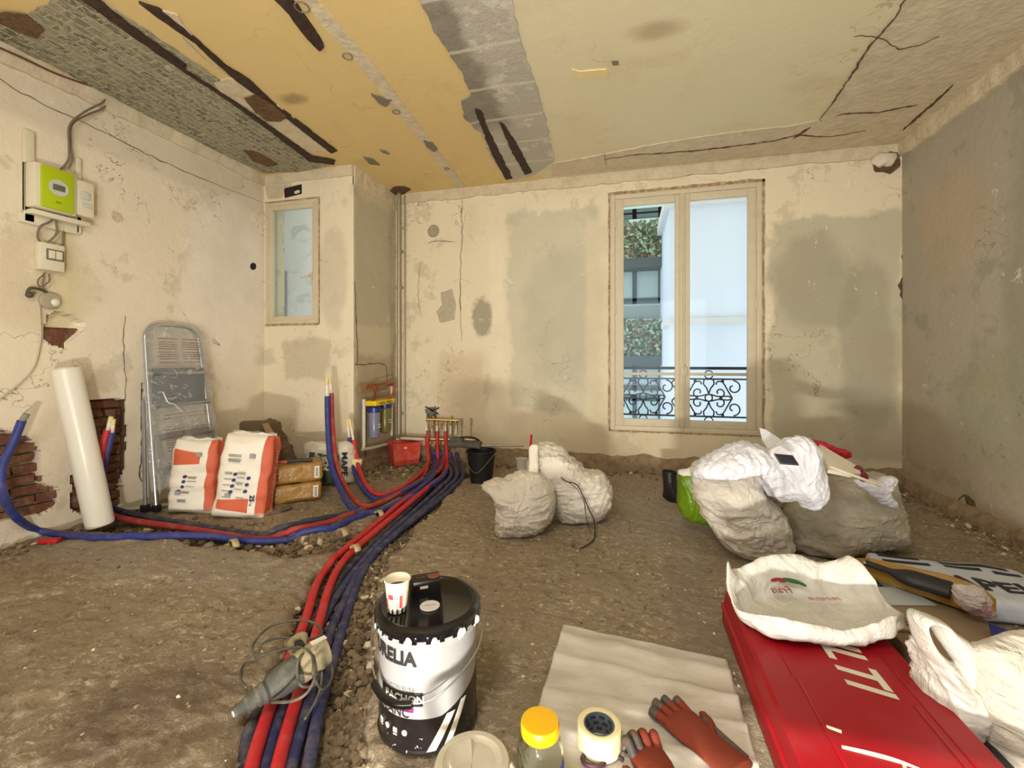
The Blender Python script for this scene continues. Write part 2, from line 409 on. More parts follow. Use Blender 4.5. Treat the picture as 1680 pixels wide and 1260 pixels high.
# round vent hole and the broken recess above the small window
for par, c_, r_, nm in ((w_back, onY(711, 379, YB-.004), .062, 'vent_hole'),):
    b = MB(); b.lathe([(r_*1.12, 0), (r_*1.05, .006), (r_, .004), (r_*.97, -.03)], c_, 24, (0, -1, 0), caps=False); b.obj('vent_ring', mat('vent_grey', (170, 160, 138), .9, 0, .2, 20, .5), par, smooth=.6)
    b = MB(); b.lathe([(.0005, 0), (r_, 0)], c_-Vector((0, .001, 0)), 24, (0, -1, 0), caps=False); b.obj(nm, mat('vent_infill', (166, 156, 132), .95, 0, .4, 30, .8), par)
m_brick = mat('old_red_brick', (104, 60, 44), .9, 0, .55, 5, 1, 25, .015, .8, (136, 112, 84))
m_mortar = mat('lime_mortar', (168, 148, 116), .95, 0, .25, 12, .9, 30, .012, .5, (110, 90, 66))
m_dark = mat('painted_hole_shade', (44, 32, 24), .95, 0, .3, 8, .4, 30)  # dark colour painted in for shade inside holes
def bricks_in(poly, depth, m):
    ys = [p.y for p in poly]; zs = [p.z for p in poly]; r = random.Random(3)
    mor = MB(); mor.box((XL-depth+.004, (min(ys)+max(ys))/2, (min(zs)+max(zs))/2), (.012, max(ys)-min(ys)+.05, max(zs)-min(zs)+.05))
    mo = mor.obj('mortar_bed', m_mortar, w_left, smooth=0)
    z = min(zs); k = 0
    b = MB()
    while z < max(zs):
        y = min(ys)-.1*(k % 2)
        while y < max(ys)+.1:
            if y > min(ys)-.16: b.box((XL-depth+.020+r.uniform(-.008, .012), y+.1, z+.03), (.05, .20, .052), (r.uniform(-.02, .02), 0, r.uniform(-.04, .04)), .006, 1)
            y += .215
        z += .066; k += 1
    for v in b.bm.verts: v.co += noise.noise_vector(v.co*22)*.010
    b.obj('exposed_brick', m, w_left, smooth=0)
bricks_in(hole1, .068, m_brick); bricks_in(hole2, .085, m_brick)
bb = MB(); bb.box((XL-.035, (hole3[0].y+hole3[3].y)/2, sum(p.z for p in hole3)/len(hole3)-.05), (.03, .3, .14), (0, 0, 0), .02)
for v in bb.bm.verts: v.co += noise.noise_vector(v.co*9)*.02
bb.obj('exposed_brick', m_brick, w_left, smooth=0)
# timber/steel strips beside the second hole
m_rust = mat('rusty_steel', (70, 48, 34), .9, 0, .4, 20, .6, 60, .004, .3, (140, 110, 80))
b = MB(); b.box(((XL-.03), Lw(206, 740).y, .62), (.03, .03, .72)); b.obj('steel_strip', m_rust, w_left, smooth=0)
b = MB(); b.prism([p+Vector((.0015, 0, 0)) for p in hole5], (.002, 0, 0)); b.obj('drilled_hole_shade', m_dark, w_left, smooth=0)  # flat dark patch painted as the shade inside a drilled hole
# ---- big window -----------------------------------------------------------
m_wood = mat('window_paint', (212, 200, 172), .55, 0, .06, 6, .1, 80, .001, .12, (160, 140, 108))
m_putty = mat('old_putty', (158, 130, 92), .9, 0, .5, 9, .6, 60, .005, .8, (214, 200, 168))
m_steel = mat('brushed_steel', (170, 168, 160), .35, 1, .1)
m_brass = mat('brass', (186, 160, 100), .35, .9, .15, 20)
def glass_mat(name, tint=(.97, 1, .99, 1)):
    n = NT(name); g = n.t.nodes.new('ShaderNodeBsdfGlass'); g.inputs['IOR'].default_value = 1.0; g.inputs['Color'].default_value = tint
    gl = n.t.nodes.new('ShaderNodeBsdfGlossy'); gl.inputs['Roughness'].default_value = .02
    tr = n.t.nodes.new('ShaderNodeBsdfTransparent'); tr.inputs['Color'].default_value = tint
    fr = n.t.nodes.new('ShaderNodeFresnel'); fr.inputs['IOR'].default_value = 1.35
    mx = n.t.nodes.new('ShaderNodeMixShader'); n.t.links.new(fr.outputs[0], mx.inputs[0]); n.t.links.new(tr.outputs[0], mx.inputs[1]); n.t.links.new(gl.outputs[0], mx.inputs[2])
    n.t.links.new(mx.outputs[0], n.t.nodes['Material Output'].inputs['Surface']); n.t.nodes.remove(g); return n.m
m_glass = glass_mat('window_glass')
win = struct(thing('window_1', None, None, ((WX0+WX1)/2, YB, WZ0)))
def wpart(name, boxes, m, parent, bev=.004, lab=None):
    b = MB(); o0 = win.location if parent is win else parent.matrix_world.translation
    for (x0, x1, y0, y1, z0, z1) in boxes: b.box(((x0+x1)/2-win.location.x, (y0+y1)/2-win.location.y, (z0+z1)/2-win.location.z), (x1-x0, y1-y0, z1-z0), bev=bev)
    return b.obj(name, m, parent, smooth=.5)
def frame(x0, x1, z0, z1, w, y0, y1, wb=None):
    wb = wb or w
    return [(x0, x0+w, y0, y1, z0, z1), (x1-w, x1, y0, y1, z0, z1), (x0+w, x1-w, y0, y1, z0, z0+wb), (x0+w, x1-w, y0, y1, z1-w, z1)]
wpart('frame', frame(WX0+.004, WX1-.004, WZ0+.004, WZ1-.004, .045, YB-.012, YB+.07), m_wood, win)
b = MB()
for (x0, x1, z0, z1) in ((WX0-.018, WX0+.003, WZ0, WZ1), (WX1-.003, WX1+.022, WZ0, WZ1+.02), (WX0-.02, WX1+.02, WZ1-.004, WZ1+.03), (WX0-.01, WX1+.01, WZ0-.014, WZ0+.008)):
    nn = 60
    for i in range(nn):
        t0, t1 = i/nn, (i+1)/nn; j = .008*noise.noise(Vector((i*.25, x0*3, z0*5))); k_ = .6+.8*abs(noise.noise(Vector((i*.4, z0*7, x0*7))))
        if x1-x0 < z1-z0: c_, w_ = (x0+x1)/2+j, (x1-x0)*k_; bx = (c_-w_/2, c_+w_/2, z0+(z1-z0)*t0, z0+(z1-z0)*t1)
        else: c_, w_ = (z0+z1)/2+j, (z1-z0)*k_; bx = (x0+(x1-x0)*t0, x0+(x1-x0)*t1, c_-w_/2, c_+w_/2)
        b.box(((bx[0]+bx[1])/2-win.location.x, .001, (bx[2]+bx[3])/2-win.location.z), (bx[1]-bx[0]+.001, .010, bx[3]-bx[2]+.001))
b.obj('bare_surround', m_putty, win, smooth=0, recalc=False)
def sash(x0, x1, sl, sr, hand):
    s = wpart('sash', [(x0, x0+sl, YB-.002, YB+.045, WZ0+.05, WZ1-.05), (x1-sr, x1, YB-.002, YB+.045, WZ0+.05, WZ1-.05),
        (x0+sl, x1-sr, YB-.002, YB+.045, WZ0+.05, WZ0+.12), (x0+sl, x1-sr, YB-.002, YB+.045, WZ1-.12, WZ1-.05),
        (x0+sl, x1-sr, YB+.004, YB+.040, .948, .975)], m_wood, win)
    gp = wpart('glass_pane', [(x0+sl-.004, x1-sr+.004, YB+.020, YB+.024, WZ0+.115, .95)], m_glass, s, 0)
    pv = Vector((0, .022, .33)); gp.data.transform(Matrix.Translation(pv) @ Matrix.Rotation(-.026, 4, 'X') @ Matrix.Translation(-pv))   # tilted outwards so the floor fill light's reflection drops off the glass
    wpart('glass_pane', [(x0+sl-.004, x1-sr+.004, YB+.020, YB+.024, .972, WZ1-.115)], m_glass, s, 0)
    for zz in (.75, 1.6, 2.45):
        b = MB(); xh = (x0 if hand < 0 else x1)
        b.cyl((xh-win.location.x, -.018, zz-WZ0-.05), (xh-win.location.x, -.018, zz-WZ0+.05), .008, seg=10); b.obj('hinge', m_wood, s)
    return s
sash(WX0+.05, .512, .082, .062, -1); sash(.520, WX1-.05, .064, .070, 1)
wpart('meeting_stile', [(.490, .542, YB-.022, YB-.002, WZ0+.05, WZ1-.05)], m_wood, win, .008)
b = MB(); b.cyl((.516-win.location.x, -.034, .02), (.516-win.location.x, -.034, WZ1-WZ0-.07), .006, seg=10)
for zz in (.1, .62, 1.6, 2.2): b.box((.516-win.location.x, -.030, zz), (.022, .016, .03), bev=.003)
b.obj('espagnolette_rod', m_wood, win)
b = MB(); b.box((.516-win.location.x, -.032, .60), (.034, .018, .12), bev=.005); b.tube([(.516-win.location.x, -.045, .64), (.535-win.location.x, -.07, .62), (.54-win.location.x, -.075, .58), (.527-win.location.x, -.065, .53)], lambda t: .008+.004*math.sin(t*PI), 10); b.obj('handle', m_wood, win)
# ---- small window
sw = struct(thing('window_2', None, None, ((SX0+SX1)/2, YA, SZ0)))
def sbox(name, boxes, m, parent, bev=.004):
    b = MB()
    for (x0, x1, y0, y1, z0, z1) in boxes: b.box(((x0+x1)/2-sw.location.x, (y0+y1)/2-sw.location.y, (z0+z1)/2-sw.location.z), (x1-x0, y1-y0, z1-z0), bev=bev)
    return b.obj(name, m, parent, smooth=.5)
sbox('frame', frame(SX0+.003, SX1-.003, SZ0+.003, SZ1-.003, .03, YA-.012, YA+.05), m_wood, sw)
s2 = sbox('sash', frame(SX0+.032, SX1-.032, SZ0+.032, SZ1-.032, .045, YA-.004, YA+.045), m_wood, sw)
sbox('glass_pane', [(SX0+.07, SX1-.07, YA+.02, YA+.024, SZ0+.07, SZ1-.07)], m_glass, s2, 0)
sbox('bare_surround', [(SX1-.004, SX1+.012, YA-.006, YA+.01, SZ0-.01, SZ1+.01), (SX0-.008, SX1, YA-.006, YA+.01, SZ1-.003, SZ1+.014), (SX0-.008, SX1, YA-.006, YA+.01, SZ0-.018, SZ0+.003)], m_putty, sw, 0)
hp = onY(512, 454, YA)-sw.location
b = MB(); b.box((hp.x, -.018, hp.z), (.026, .014, .07), bev=.004); b.cyl((hp.x, -.02, hp.z), (hp.x, -.055, hp.z), .008); b.tube([(hp.x, -.052, hp.z), (hp.x-.04, -.056, hp.z-.006), (hp.x-.085, -.052, hp.z-.02)], .008, 8, 4); b.obj('handle', m_wood, sw)
b = MB(); p_ = [onY(u, v, YA-.002) for u, v in ((466, 309), (495, 302), (495, 318), (467, 325))]; b.prism(p_, (0, .001, 0)); b.obj('recess_shade', m_dark, w_alc, smooth=0)  # flat patch, the shade of the recess painted dark
b = MB(); b.sph(onY(487, 315, YA-.008), .022, (1.6, .4, .7), 12)
for v in b.bm.verts: v.co += noise.noise_vector(v.co*40)*.01
b.obj('mortar_crumb', mat('white_plaster_lump', (222, 212, 194), .95, 0, .15, 12, .8, 30, .01), w_alc)
# ---- rough mortar footing left where the baseboards were torn off
m_foot = mat('torn_footing', (150, 130, 102), .97, 0, .35, 9, 1, 22, .02, .6, (92, 74, 54))
def footing(name, p0, p1, inward, hgt, thick, parent):
    p0, p1, inward = Vector(p0), Vector(p1), Vector(inward); L = (p1-p0).length; n = int(L/.03); rings = []
    for i in range(n+1):
        p = p0.lerp(p1, i/n); k = noise.noise(p*4)*.5+noise.noise(p*13)*.35
        h = hgt*(1+.35*k); t = thick*(1+.6*k)
        rings.append([p-UP*.05-inward*.01, p+inward*t-UP*.05, p+inward*t*(1+.3*noise.noise(p*21))+UP*h*.4, p+inward*t*.55+UP*h*.8, p+inward*.003+UP*h, p-inward*.01+UP*h])
    return struct(MB().rings(rings).obj(name, m_foot, smooth=.5))
footing('baseboard_back', (XC, YB, 0), (XR, YB, 0), (0, -1, 0), .16, .05, None)
footing('baseboard_right', (XR, -1, 0), (XR, YB, 0), (-1, 0, 0), .10, .05, None)
footing('baseboard_alcove', (XL, YA, 0), (XC, YA, 0), (0, -1, 0), .07, .03, None)
footing('baseboard_chase', (XC, YA, 0), (XC, YB, 0), (1, 0, 0), .10, .04, None)
# ---------------------------------------------------------------- ceiling
n = NT('ceiling_paint')
o = n.mix(n.noise(1.0, 5, .6), (216, 190, 128), (226, 200, 140))
pale = n.mix(n.noise(1.2, 5, .6), (216, 205, 166), (224, 214, 180))
xx = n.math('ADD', n.xyz[0], n.math('MULTIPLY', n.math('SUBTRACT', n.noise(1.5, 4), .5), .2))
o = n.mix(n.step(xx, -.95, -.75), o, pale)
o = n.mix(n.math('MULTIPLY', n.blob((X, Y), (-2.3, 2.65), (.10, .06), .6, 8, .5), .6), o, (120, 100, 64))
sp = onY(1075, 50, 1); sp = W(1075, 50, 1.85*FP/(HY-50))
o = n.mix(n.math('MULTIPLY', n.blob((X, Y), (sp.x, sp.y), (.13, .07), .5, 5, .6), .45), o, (140, 104, 60))
o = n.mix(n.math('MULTIPLY', n.step(n.noise(1.6, 6, .65), .55, .75), .3), o, (190, 160, 104))
o = n.mix(n.math('MULTIPLY', n.step(n.noise(7, 6, .75), .70, .73), .5), o, (170, 150, 110))
cr = n.math('ABSOLUTE', n.math('SUBTRACT', n.noise(1.2, 6, .5, .3), .5))
o = n.mix(n.math('MULTIPLY', n.math('MULTIPLY', n.step(cr, .002, .0006), n.step(n.noise(.8, 2), .5, .6)), .5), o, (150, 124, 82))
n.bump(n.noise(2.2, 6, .6), .25, .03); n.bump(n.noise(40, 5, .6), .15, .003)
m_ceil = n.fin(o, .8)
b = MB(); b.box(((XL+XR)/2, (YR+YB)/2, H+.05), (XR-XL+.3, YB-YR+.5, .1))
ceil = struct(b.obj('ceiling', m_ceil, smooth=0))
def C(u, v, z=H): return W(u, v, (z-CH)*FP/(HY-v))
def Cp(pts, z=H): return [C(u, v, z) for u, v in pts]
# printed, greenish grey faded paper over boards
n = NT('faded_ceiling_paper')
o = n.mix(n.noise(4, 6, .7), (178, 170, 142), (150, 146, 122))
bt = n.t.nodes.new('ShaderNodeTexBrick'); mp = n.t.nodes.new('ShaderNodeMapping'); mp.inputs['Rotation'].default_value = (0, 0, PI/2); n.t.links.new(n.tc, mp.inputs[0]); n.t.links.new(mp.outputs[0], bt.inputs['Vector'])
bt.inputs['Scale'].default_value = 4.2; bt.inputs['Mortar Size'].default_value = .018; bt.inputs['Mortar Smooth'].default_value = .6
bt.inputs['Color1'].default_value = (1, 1, 1, 1); bt.inputs['Color2'].default_value = (.3, .3, .3, 1); bt.inputs['Mortar'].default_value = (0, 0, 0, 1)
fl = n.step(n.noise(20, 4, .75, 2.5, stretch=(1, .6, 1)), .46, .54)
o = n.mix(n.math('MULTIPLY', n.math('MULTIPLY', fl, bt.outputs['Color']), .95), o, (78, 82, 64))
o = n.mix(n.math('MULTIPLY', n.step(bt.outputs['Fac'], .3, .9), .6), o, (200, 190, 160))
o = n.mix(n.math('MULTIPLY', n.step(n.noise(9, 5, .7), .62, .66), .7), o, (206, 196, 168))
n.bump(n.noise(30, 6, .7), .6, .01); m_paper = n.fin(o, .92)
patch('faded_paper_strip', Cp([(-70, 30), (20, 40), (75, 5), (110, -45), (100, -60), (150, -10), (250, 55), (345, 118), (430, 185), (512, 260), (548, 268), (500, 280), (432, 283), (400, 268), (310, 226), (255, 205), (212, 172), (150, 140), (75, 100), (-60, 60)]), (0, 0, -1), .008, m_paper, ceil, .012)
m_iron = mat('rusty_iron', (52, 34, 25), .85, 0, .4, 14, .7, 50, .006, .25, (110, 84, 60))
m_lath = mat('crumbled_lath', (116, 88, 58), .97, 0, .6, 22, 1, 40, .02, .75, (70, 50, 34))
m_bare = mat('bare_plaster', (212, 198, 168), .95, 0, .16, 6, 1, 22, .012, .5, (180, 164, 134))
n = NT('stripped_concrete')
o = n.mix(n.noise(2.5, 7, .7), (196, 188, 170), (172, 166, 150))
o = n.mix(n.step(n.noise(6, 7, .7), .52, .6), o, (206, 200, 184))
sd = n.math('ADD', n.math('SUBTRACT', n.xyz[0], n.math('MULTIPLY', n.math('SUBTRACT', n.noise(2.6, 4), .5), .35)), n.math('MULTIPLY', n.math('SUBTRACT', n.xyz[1], 2.4), .0))
o = n.mix(n.math('MULTIPLY', n.step(sd, -.86, -.96), n.math('MULTIPLY', n.step(n.xyz[1], 3.5, 3.2), .85)), o, n.mix(n.noise(8, 6, .7), (110, 102, 86), (146, 138, 120)))
yy = n.math('ADD', n.xyz[1], n.math('MULTIPLY', n.noise(3, 3), .05)); fr = n.math('FRACT', n.math('MULTIPLY', yy, 2.6))
o = n.mix(n.math('MULTIPLY', n.step(n.math('ABSOLUTE', n.math('SUBTRACT', fr, .5)), .05, .02), .55), o, (222, 214, 196))
n.bump(n.noise(4, 7, .75), .8, .03); n.bump(n.noise(25, 6, .7), .5, .008); m_conc = n.fin(o, .95)
DN = (0, 0, -1)
patch('stripped_beam_zone', Cp([(670, -40), (720, -60), (825, -60), (850, 50), (880, 140), (898, 205), (910, 262), (880, 284), (835, 296), (806, 258), (790, 218), (762, 192), (757, 165), (775, 155), (757, 118), (735, 85), (712, 48), (690, 5)]), DN, .012, m_conc, ceil, .016)
patch('exposed_iron_beam', Cp([(779, 178), (790, 180), (800, 210), (818, 245), (841, 292), (830, 294), (808, 255), (792, 215)], H-.012), DN, .008, m_iron, ceil, .009, .02, 22)
patch('exposed_iron_beam', Cp([(819, 200), (827, 203), (846, 232), (873, 282), (862, 286), (840, 250)], H-.012), DN, .008, m_iron, ceil, .009, .02, 22)
patch('exposed_iron_beam', Cp([(110, -20), (150, -12), (215, 40), (306, 104), (305, 114), (335, 132), (400, 175), (512, 255), (550, 262), (548, 269), (508, 264), (440, 212), (380, 168), (300, 115), (220, 60)], H-.006), DN, .010, m_iron, ceil, .008, .02, 20)
patch('exposed_iron_beam', Cp([(228, 2), (262, 12), (300, 42), (370, 105), (408, 128), (450, 168), (500, 205), (553, 246), (544, 250), (490, 208), (440, 168), (380, 124), (320, 68), (262, 28)]), DN, .014, m_iron, ceil, .007, .02, 20)
patch('exposed_iron_beam', Cp([(430, -25), (455, -28), (490, 8), (512, 40), (533, 73), (524, 81), (500, 56), (474, 20)]), DN, .014, m_iron, ceil, .006, .02, 20)
patch('decayed_lath', Cp([(350, 134), (372, 128), (398, 128), (420, 150), (462, 176), (500, 207), (540, 246), (510, 250), (470, 222), (435, 196), (402, 172), (362, 150)]), DN, .010, m_bare, ceil, .014)
patch('rotten_wood', Cp([(402, 160), (420, 155), (445, 168), (470, 190), (462, 197), (440, 198), (420, 185)], H-.01), DN, .010, m_lath, ceil, .014, .02, 18)
patch('torn_edge', Cp([(300, 60), (345, 104), (380, 124), (372, 120), (330, 92), (305, 72)]), DN, .010, m_bare, ceil, .008, .02, 18)
patch('torn_edge', Cp([(262, 15), (290, 22), (300, 38), (318, 58), (300, 52), (276, 28)]), DN, .010, m_bare, ceil, .008, .02, 18)
patch('bare_joint_strip', Cp([(480, -30), (505, -30), (520, 0), (570, 55), (625, 120), (670, 180), (712, 238), (762, 304), (752, 308), (735, 288), (690, 230), (640, 170), (600, 120), (555, 68), (525, 38)]), DN, .006, m_bare, ceil, .006, .03, 16)
for pts in ([(608, 152), (632, 160), (645, 162), (632, 174), (622, 168)], [(694, 228), (708, 232), (719, 244), (712, 248), (700, 240)], [(596, 256), (612, 260), (624, 270), (606, 268)], [(622, 245), (632, 246), (640, 253), (630, 250)]):
    patch('peeled_spot', Cp(pts), DN, .010, mat('peeled_grey', (126, 118, 98), .9, 0, .2, 20, .5), ceil, .006, .02, 22)
for (u, v, r) in ((495, 12, .035), (570, 93, .028), (650, 184, .026), (733, 277, .022)):
    c = C(u, v, H-.012); b = MB(); b.tube([c+Vector((r*math.cos(a), r*math.sin(a), 0)) for a in [k*PI/4 for k in range(8)]], .004, 6, 4, True); b.obj('filler_ring', mat('peeled_grey', (126, 118, 98)), ceil)
patch('stripped_edge_zone', Cp([(905, 266), (935, 262), (1000, 250), (1060, 238), (1130, 226), (1200, 216), (1290, 206), (1345, 196), (1480, 232), (1350, 246), (1200, 260), (1050, 274), (905, 288)]), DN, .010, m_bare, ceil, .013)
patch('stripped_side_zone', Cp([(1345, 194), (1372, 160), (1400, 118), (1432, 70), (1460, 38), (1490, -10), (1530, -60), (1850, -60), (1720, 35), (1590, 140), (1480, 234), (1420, 240)]), DN, .0102, m_bare, ceil, .013)
patch('paint_flake', Cp([(938, 112), (950, 116), (975, 114), (996, 112), (1000, 124), (975, 126), (950, 130)]), DN, .008, mat('cream_flake', (226, 206, 150), .8, 0, .15, 20), ceil, .008, .02, 25)
patch('peeled_spot', Cp([(1004, 100), (1014, 98), (1016, 106), (1006, 107)]), DN, .005, mat('peeled_grey', (126, 118, 98)), ceil, .006, .02, 25)
patch('brown_scar', Cp([(8, 18), (40, 22), (75, 48), (60, 62), (30, 50), (-20, 30)], H-.009), DN, .006, m_lath, ceil, .012)
# hollow where a cornice fell near the small window
patch('fallen_hollow', Cp([(400, 245), (425, 250), (455, 268), (440, 272), (415, 262)], H-.008), DN, .012, m_lath, ceil, .012, .02, 20)
# ---- broken ledges where wall meets ceiling
def ledge(name, pts, inward, hgt, thick, parent, m=m_bare, seed=0, amp=.35):
    P = smooth(pts, 1); rings = []; tot = sum((P[i+1]-P[i]).length for i in range(len(P)-1)); R = []
    for a, c in zip(P, P[1:]):
        k = max(1, int((c-a).length/.025)); R += [a.lerp(c, i/k) for i in range(k)]
    R.append(P[-1]); inward = Vector(inward)
    for p in R:
        k = noise.noise(p*3+Vector((seed, 0, 0)))*.6+noise.noise(p*14)*.4; h = hgt*(1+amp*k); t = thick*(1+amp*1.3*k)
        rings.append([p-inward*.01+UP*.003, p+inward*t+UP*.003, p+inward*t*(.9+.2*noise.noise(p*30))-UP*h*.5, p+inward*t*.5-UP*h, p-inward*.01-UP*h*1.02])
    o = MB().rings(rings).obj(name, m, parent, smooth=.5); return o
ledge('torn_cornice', [(XC, YB, H), (XR, YB, H)], (0, -1, 0), .10, .035, w_back, seed=2)
ledge('torn_cornice', [(XL, YA, H), (XC, YA, H)], (0, -1, 0), .09, .03, w_alc, seed=4)
ledge('torn_cornice', [(XL, -1, H), (XL, YA, H)], (1, 0, 0), .10, .045, w_left, seed=6)
ledge('torn_cornice', [(XR, -1, H), (XR, YB, H)], (-1, 0, 0), .12, .05, w_right, seed=8)
ledge('torn_cornice', [(XC, YA, H), (XC, YB, H)], (1, 0, 0), .16, .02, w_ch, seed=9)
# jagged cracks standing as deep dark seams
m_crack = mat('open_crack', (92, 70, 50), .95, 0, .4, 20, .4)
def crack(parent, pts, nrm, w=.008, name='open_crack', m=m_crack, seed=1):
    nrm = Vector(nrm); P = smooth(pts, 10); top = []; bot = []
    for i, p in enumerate(P):
        t = (P[min(i+1, len(P)-1)]-P[max(i-1, 0)]).normalized(); s = t.cross(nrm)
        e = min(1, 4*min(i, len(P)-1-i)/len(P)+.15); j = noise.noise_vector(p*18+Vector((seed, 0, 0)))*.014
        q = w*.6*e*(.35+1.6*abs(noise.noise(p*25)))
        top.append(p+s*q*.5+j); bot.append(p-s*q*.5+j)
    fl = lambda p: p-nrm*(p-P[0]).dot(nrm)
    b = MB(); b.rings([[fl(a), fl(c), fl(c)+nrm*.004, fl(a)+nrm*.004] for a, c in zip(top, bot)]); return b.obj(name, m, parent, smooth=0)
yb = lambda *p: [onY(u, v, YB-.001) for u, v in p]
crack(ceil, Cp([(990, 262), (1040, 254), (1100, 250), (1150, 246), (1200, 240), (1260, 232), (1310, 222), (1360, 224), (1420, 214)], H-.010), DN, .03, seed=2)
crack(ceil, Cp([(1300, 228), (1318, 216), (1330, 208)], H-.011), DN, .045, seed=3)
crack(ceil, Cp([(992, 250), (994, 272)], H-.011), DN, .04, seed=3)
crack(ceil, Cp([(1480, 214), (1510, 188), (1535, 166), (1562, 138)], H-.010), DN, .045, seed=4)
crack(ceil, Cp([(1345, 196), (1372, 160), (1400, 118), (1432, 70), (1460, 38), (1490, -10)], H-.010), DN, .022, seed=5)
crack(ceil, Cp([(1372, 190), (1390, 186), (1440, 184), (1480, 176), (1505, 172)], H-.010), DN, .03, seed=5)
crack(ceil, Cp([(1400, 60), (1440, 60), (1480, 80), (1540, 60)], H-.010), DN, .012, seed=15)
crack(w_back, yb((757, 312), (758, 380), (755, 460), (757, 560)), (0, -1, 0), .012, seed=6)
crack(w_back, yb((1480, 418), (1484, 440), (1478, 470), (1486, 505)), (0, -1, 0), .04, seed=8)
crack(w_back, yb((1000, 300), (1100, 290), (1250, 272), (1380, 262), (1430, 258)), (0, -1, 0), .008, seed=9)
crack(w_back, yb((700, 398), (725, 396), (748, 398)), (0, -1, 0), .014, seed=9)
crack(w_back, yb((690, 430), (686, 480), (692, 520)), (0, -1, 0), .006, seed=9)
xl = lambda *p: [onX(u, v, XL+.001) for u, v in p]
crack(w_left, xl((-60, 95), (60, 165), (180, 222), (300, 280), (430, 332)), (1, 0, 0), .008, seed=10)
crack(w_left, xl((-60, 60), (40, 110), (120, 150), (200, 178)), (1, 0, 0), .012, seed=11, m=m_lath)
crack(w_left, xl((205, 520), (203, 580), (205, 640), (200, 700)), (1, 0, 0), .006, seed=12)
crack(w_left, xl((232, 660), (234, 720), (230, 780), (236, 800)), (1, 0, 0), .014, seed=13)
crack(w_left, xl((348, 560), (360, 566), (350, 556)), (1, 0, 0), .006, seed=13)
xc_ = lambda *p: [onX(u, v, XC+.002) for u, v in p]
crack(w_ch, xc_((582, 460), (584, 520), (586, 590), (584, 598), (612, 597), (632, 600), (636, 640)), (1, 0, 0), .016, seed=14)
crack(w_ch, xc_((598, 660), (596, 700), (600, 750)), (1, 0, 0), .02, seed=14)
crack(w_back, yb((1484, 540), (1490, 640), (1486, 760)), (0, -1, 0), .010, seed=16)
xr = lambda *p: [onX(u, v, XR-.001) for u, v in p]
crack(w_right, xr((1548, 834), (1566, 824), (1584, 812), (1596, 826), (1594, 850)), (-1, 0, 0), .012, seed=17)
patch('brown_stain_scar', xr((1582, 812), (1598, 820), (1602, 832), (1594, 850), (1588, 836)), (-1, 0, 0), .001, m_lath, w_right, .004, .02)
patch('plaster_lump_scar', yb((1428, 250), (1470, 248), (1476, 275), (1460, 286), (1436, 282)), (0, -1, 0), .02, m_lath, w_back, .012, .02)
b = MB(); p0 = onY(1451, 262, YB-.03); b.sph(p0, .075, (1.3, .6, .75), 24)
for v in b.bm.verts: v.co += noise.noise_vector(v.co*22)*.022
b.obj('plaster_lump', mat('white_plaster_lump', (222, 212, 194), .95, 0, .15, 12, .8, 30, .01), w_back, smooth=.6)
patch('peeled_spot', yb((722, 480), (742, 474), (748, 500), (746, 525), (722, 530), (716, 512), (726, 500)), (0, -1, 0), .003, mat('peeled_lattice', (190, 179, 154), .9, 0, .25, 30, .8, 40, .006, .5, (150, 142, 122)), w_back, .008, .02)
patch('bare_patch', xl((185, 346), (196, 350), (201, 360), (192, 366), (183, 358)), (1, 0, 0), .006, m_bare, w_left, .006, .01)
patch('broken_corner', [onY(u, v, YA-.001) for u, v in ((434, 283), (452, 285), (470, 300), (462, 326), (440, 326), (435, 300))], (0, -1, 0), .006, m_bare, w_alc, .008, .02)
patch('dark_broken_corner', [onX(u, v, XL+.004) for u, v in ((425, 278), (433, 282), (433, 306), (427, 300))], (1, 0, 0), .006, m_crack, w_left, .006, .02)
patch('blackened_pipe_hole', Cp([(640, 312), (646, 306), (664, 305), (674, 310), (662, 318), (645, 322)]), DN, .010, m_crack, ceil, .012, .02, 20)
# ---------------------------------------------------------------- floor
trench = [G(*p) for p in [(440, 1900), (480, 1400), (487, 1262), (515, 1130), (545, 1010), (578, 930), (620, 880), (690, 820), (742, 775)]]
branch = [G(*p) for p in [(612, 880), (560, 885), (500, 895), (400, 882), (290, 868), (200, 858)]]
def segd(p, a, b_):
    ab = b_-a; t = max(0, min(1, (p-a).dot(ab)/ab.length_squared)); return (p-a-ab*t).length
def trd(p):
    q = Vector((p[0], p[1], 0)); w = noise.noise(q*5)*.04+noise.noise(q*17)*.015
    d1 = min(segd(q, trench[i], trench[i+1]) for i in range(len(trench)-1))+w
    d2 = min(segd(q, branch[i], branch[i+1]) for i in range(len(branch)-1))+w
    return d1, d2
def sst(x, a, b_): t = max(0, min(1, (x-a)/(b_-a))); return t*t*(3-2*t)
def fz(x, y):
    q = Vector((x, y, 0)); d1, d2 = trd(q)
    z = .010*noise.noise(q*1.3)+.008*noise.noise(q*5)+.0075*noise.noise(Vector((x*13, y*20, 0)))+.006*noise.noise(q*36)
    cliff = noise.noise(q*2.2+Vector((5, 0, 0)))
    z += .010*sst(cliff, .05, .12)*(1-sst(d1, .3, .16))-.006
    t = max(sst(d1, .20, .13)*.075, sst(d2, .15, .07)*.045)
    return min(z, .012)-t
MX = []
def build_floor():
    b = MB(); bm = b.bm; xs = []; x = XL-.1
    ys = []; y = .6
    while y < YB+.2: ys.append(y); y += .010+.010*max(0, (y-1.6))*.25
    while x < XR+.1: xs.append(x); x += .014
    prev = [bm.verts.new((x_, .6, -.15)) for x_ in xs]
    for yy_ in ys:
        row = [bm.verts.new((x_, yy_, fz(x_, yy_))) for x_ in xs]
        if prev:
            for i in range(len(xs)-1): bm.faces.new((prev[i], prev[i+1], row[i+1], row[i]))
        prev = row
    b.box(((XL+XR)/2, (YR+.6)/2, -.07), (XR-XL+.3, .6-YR, .1)); return b
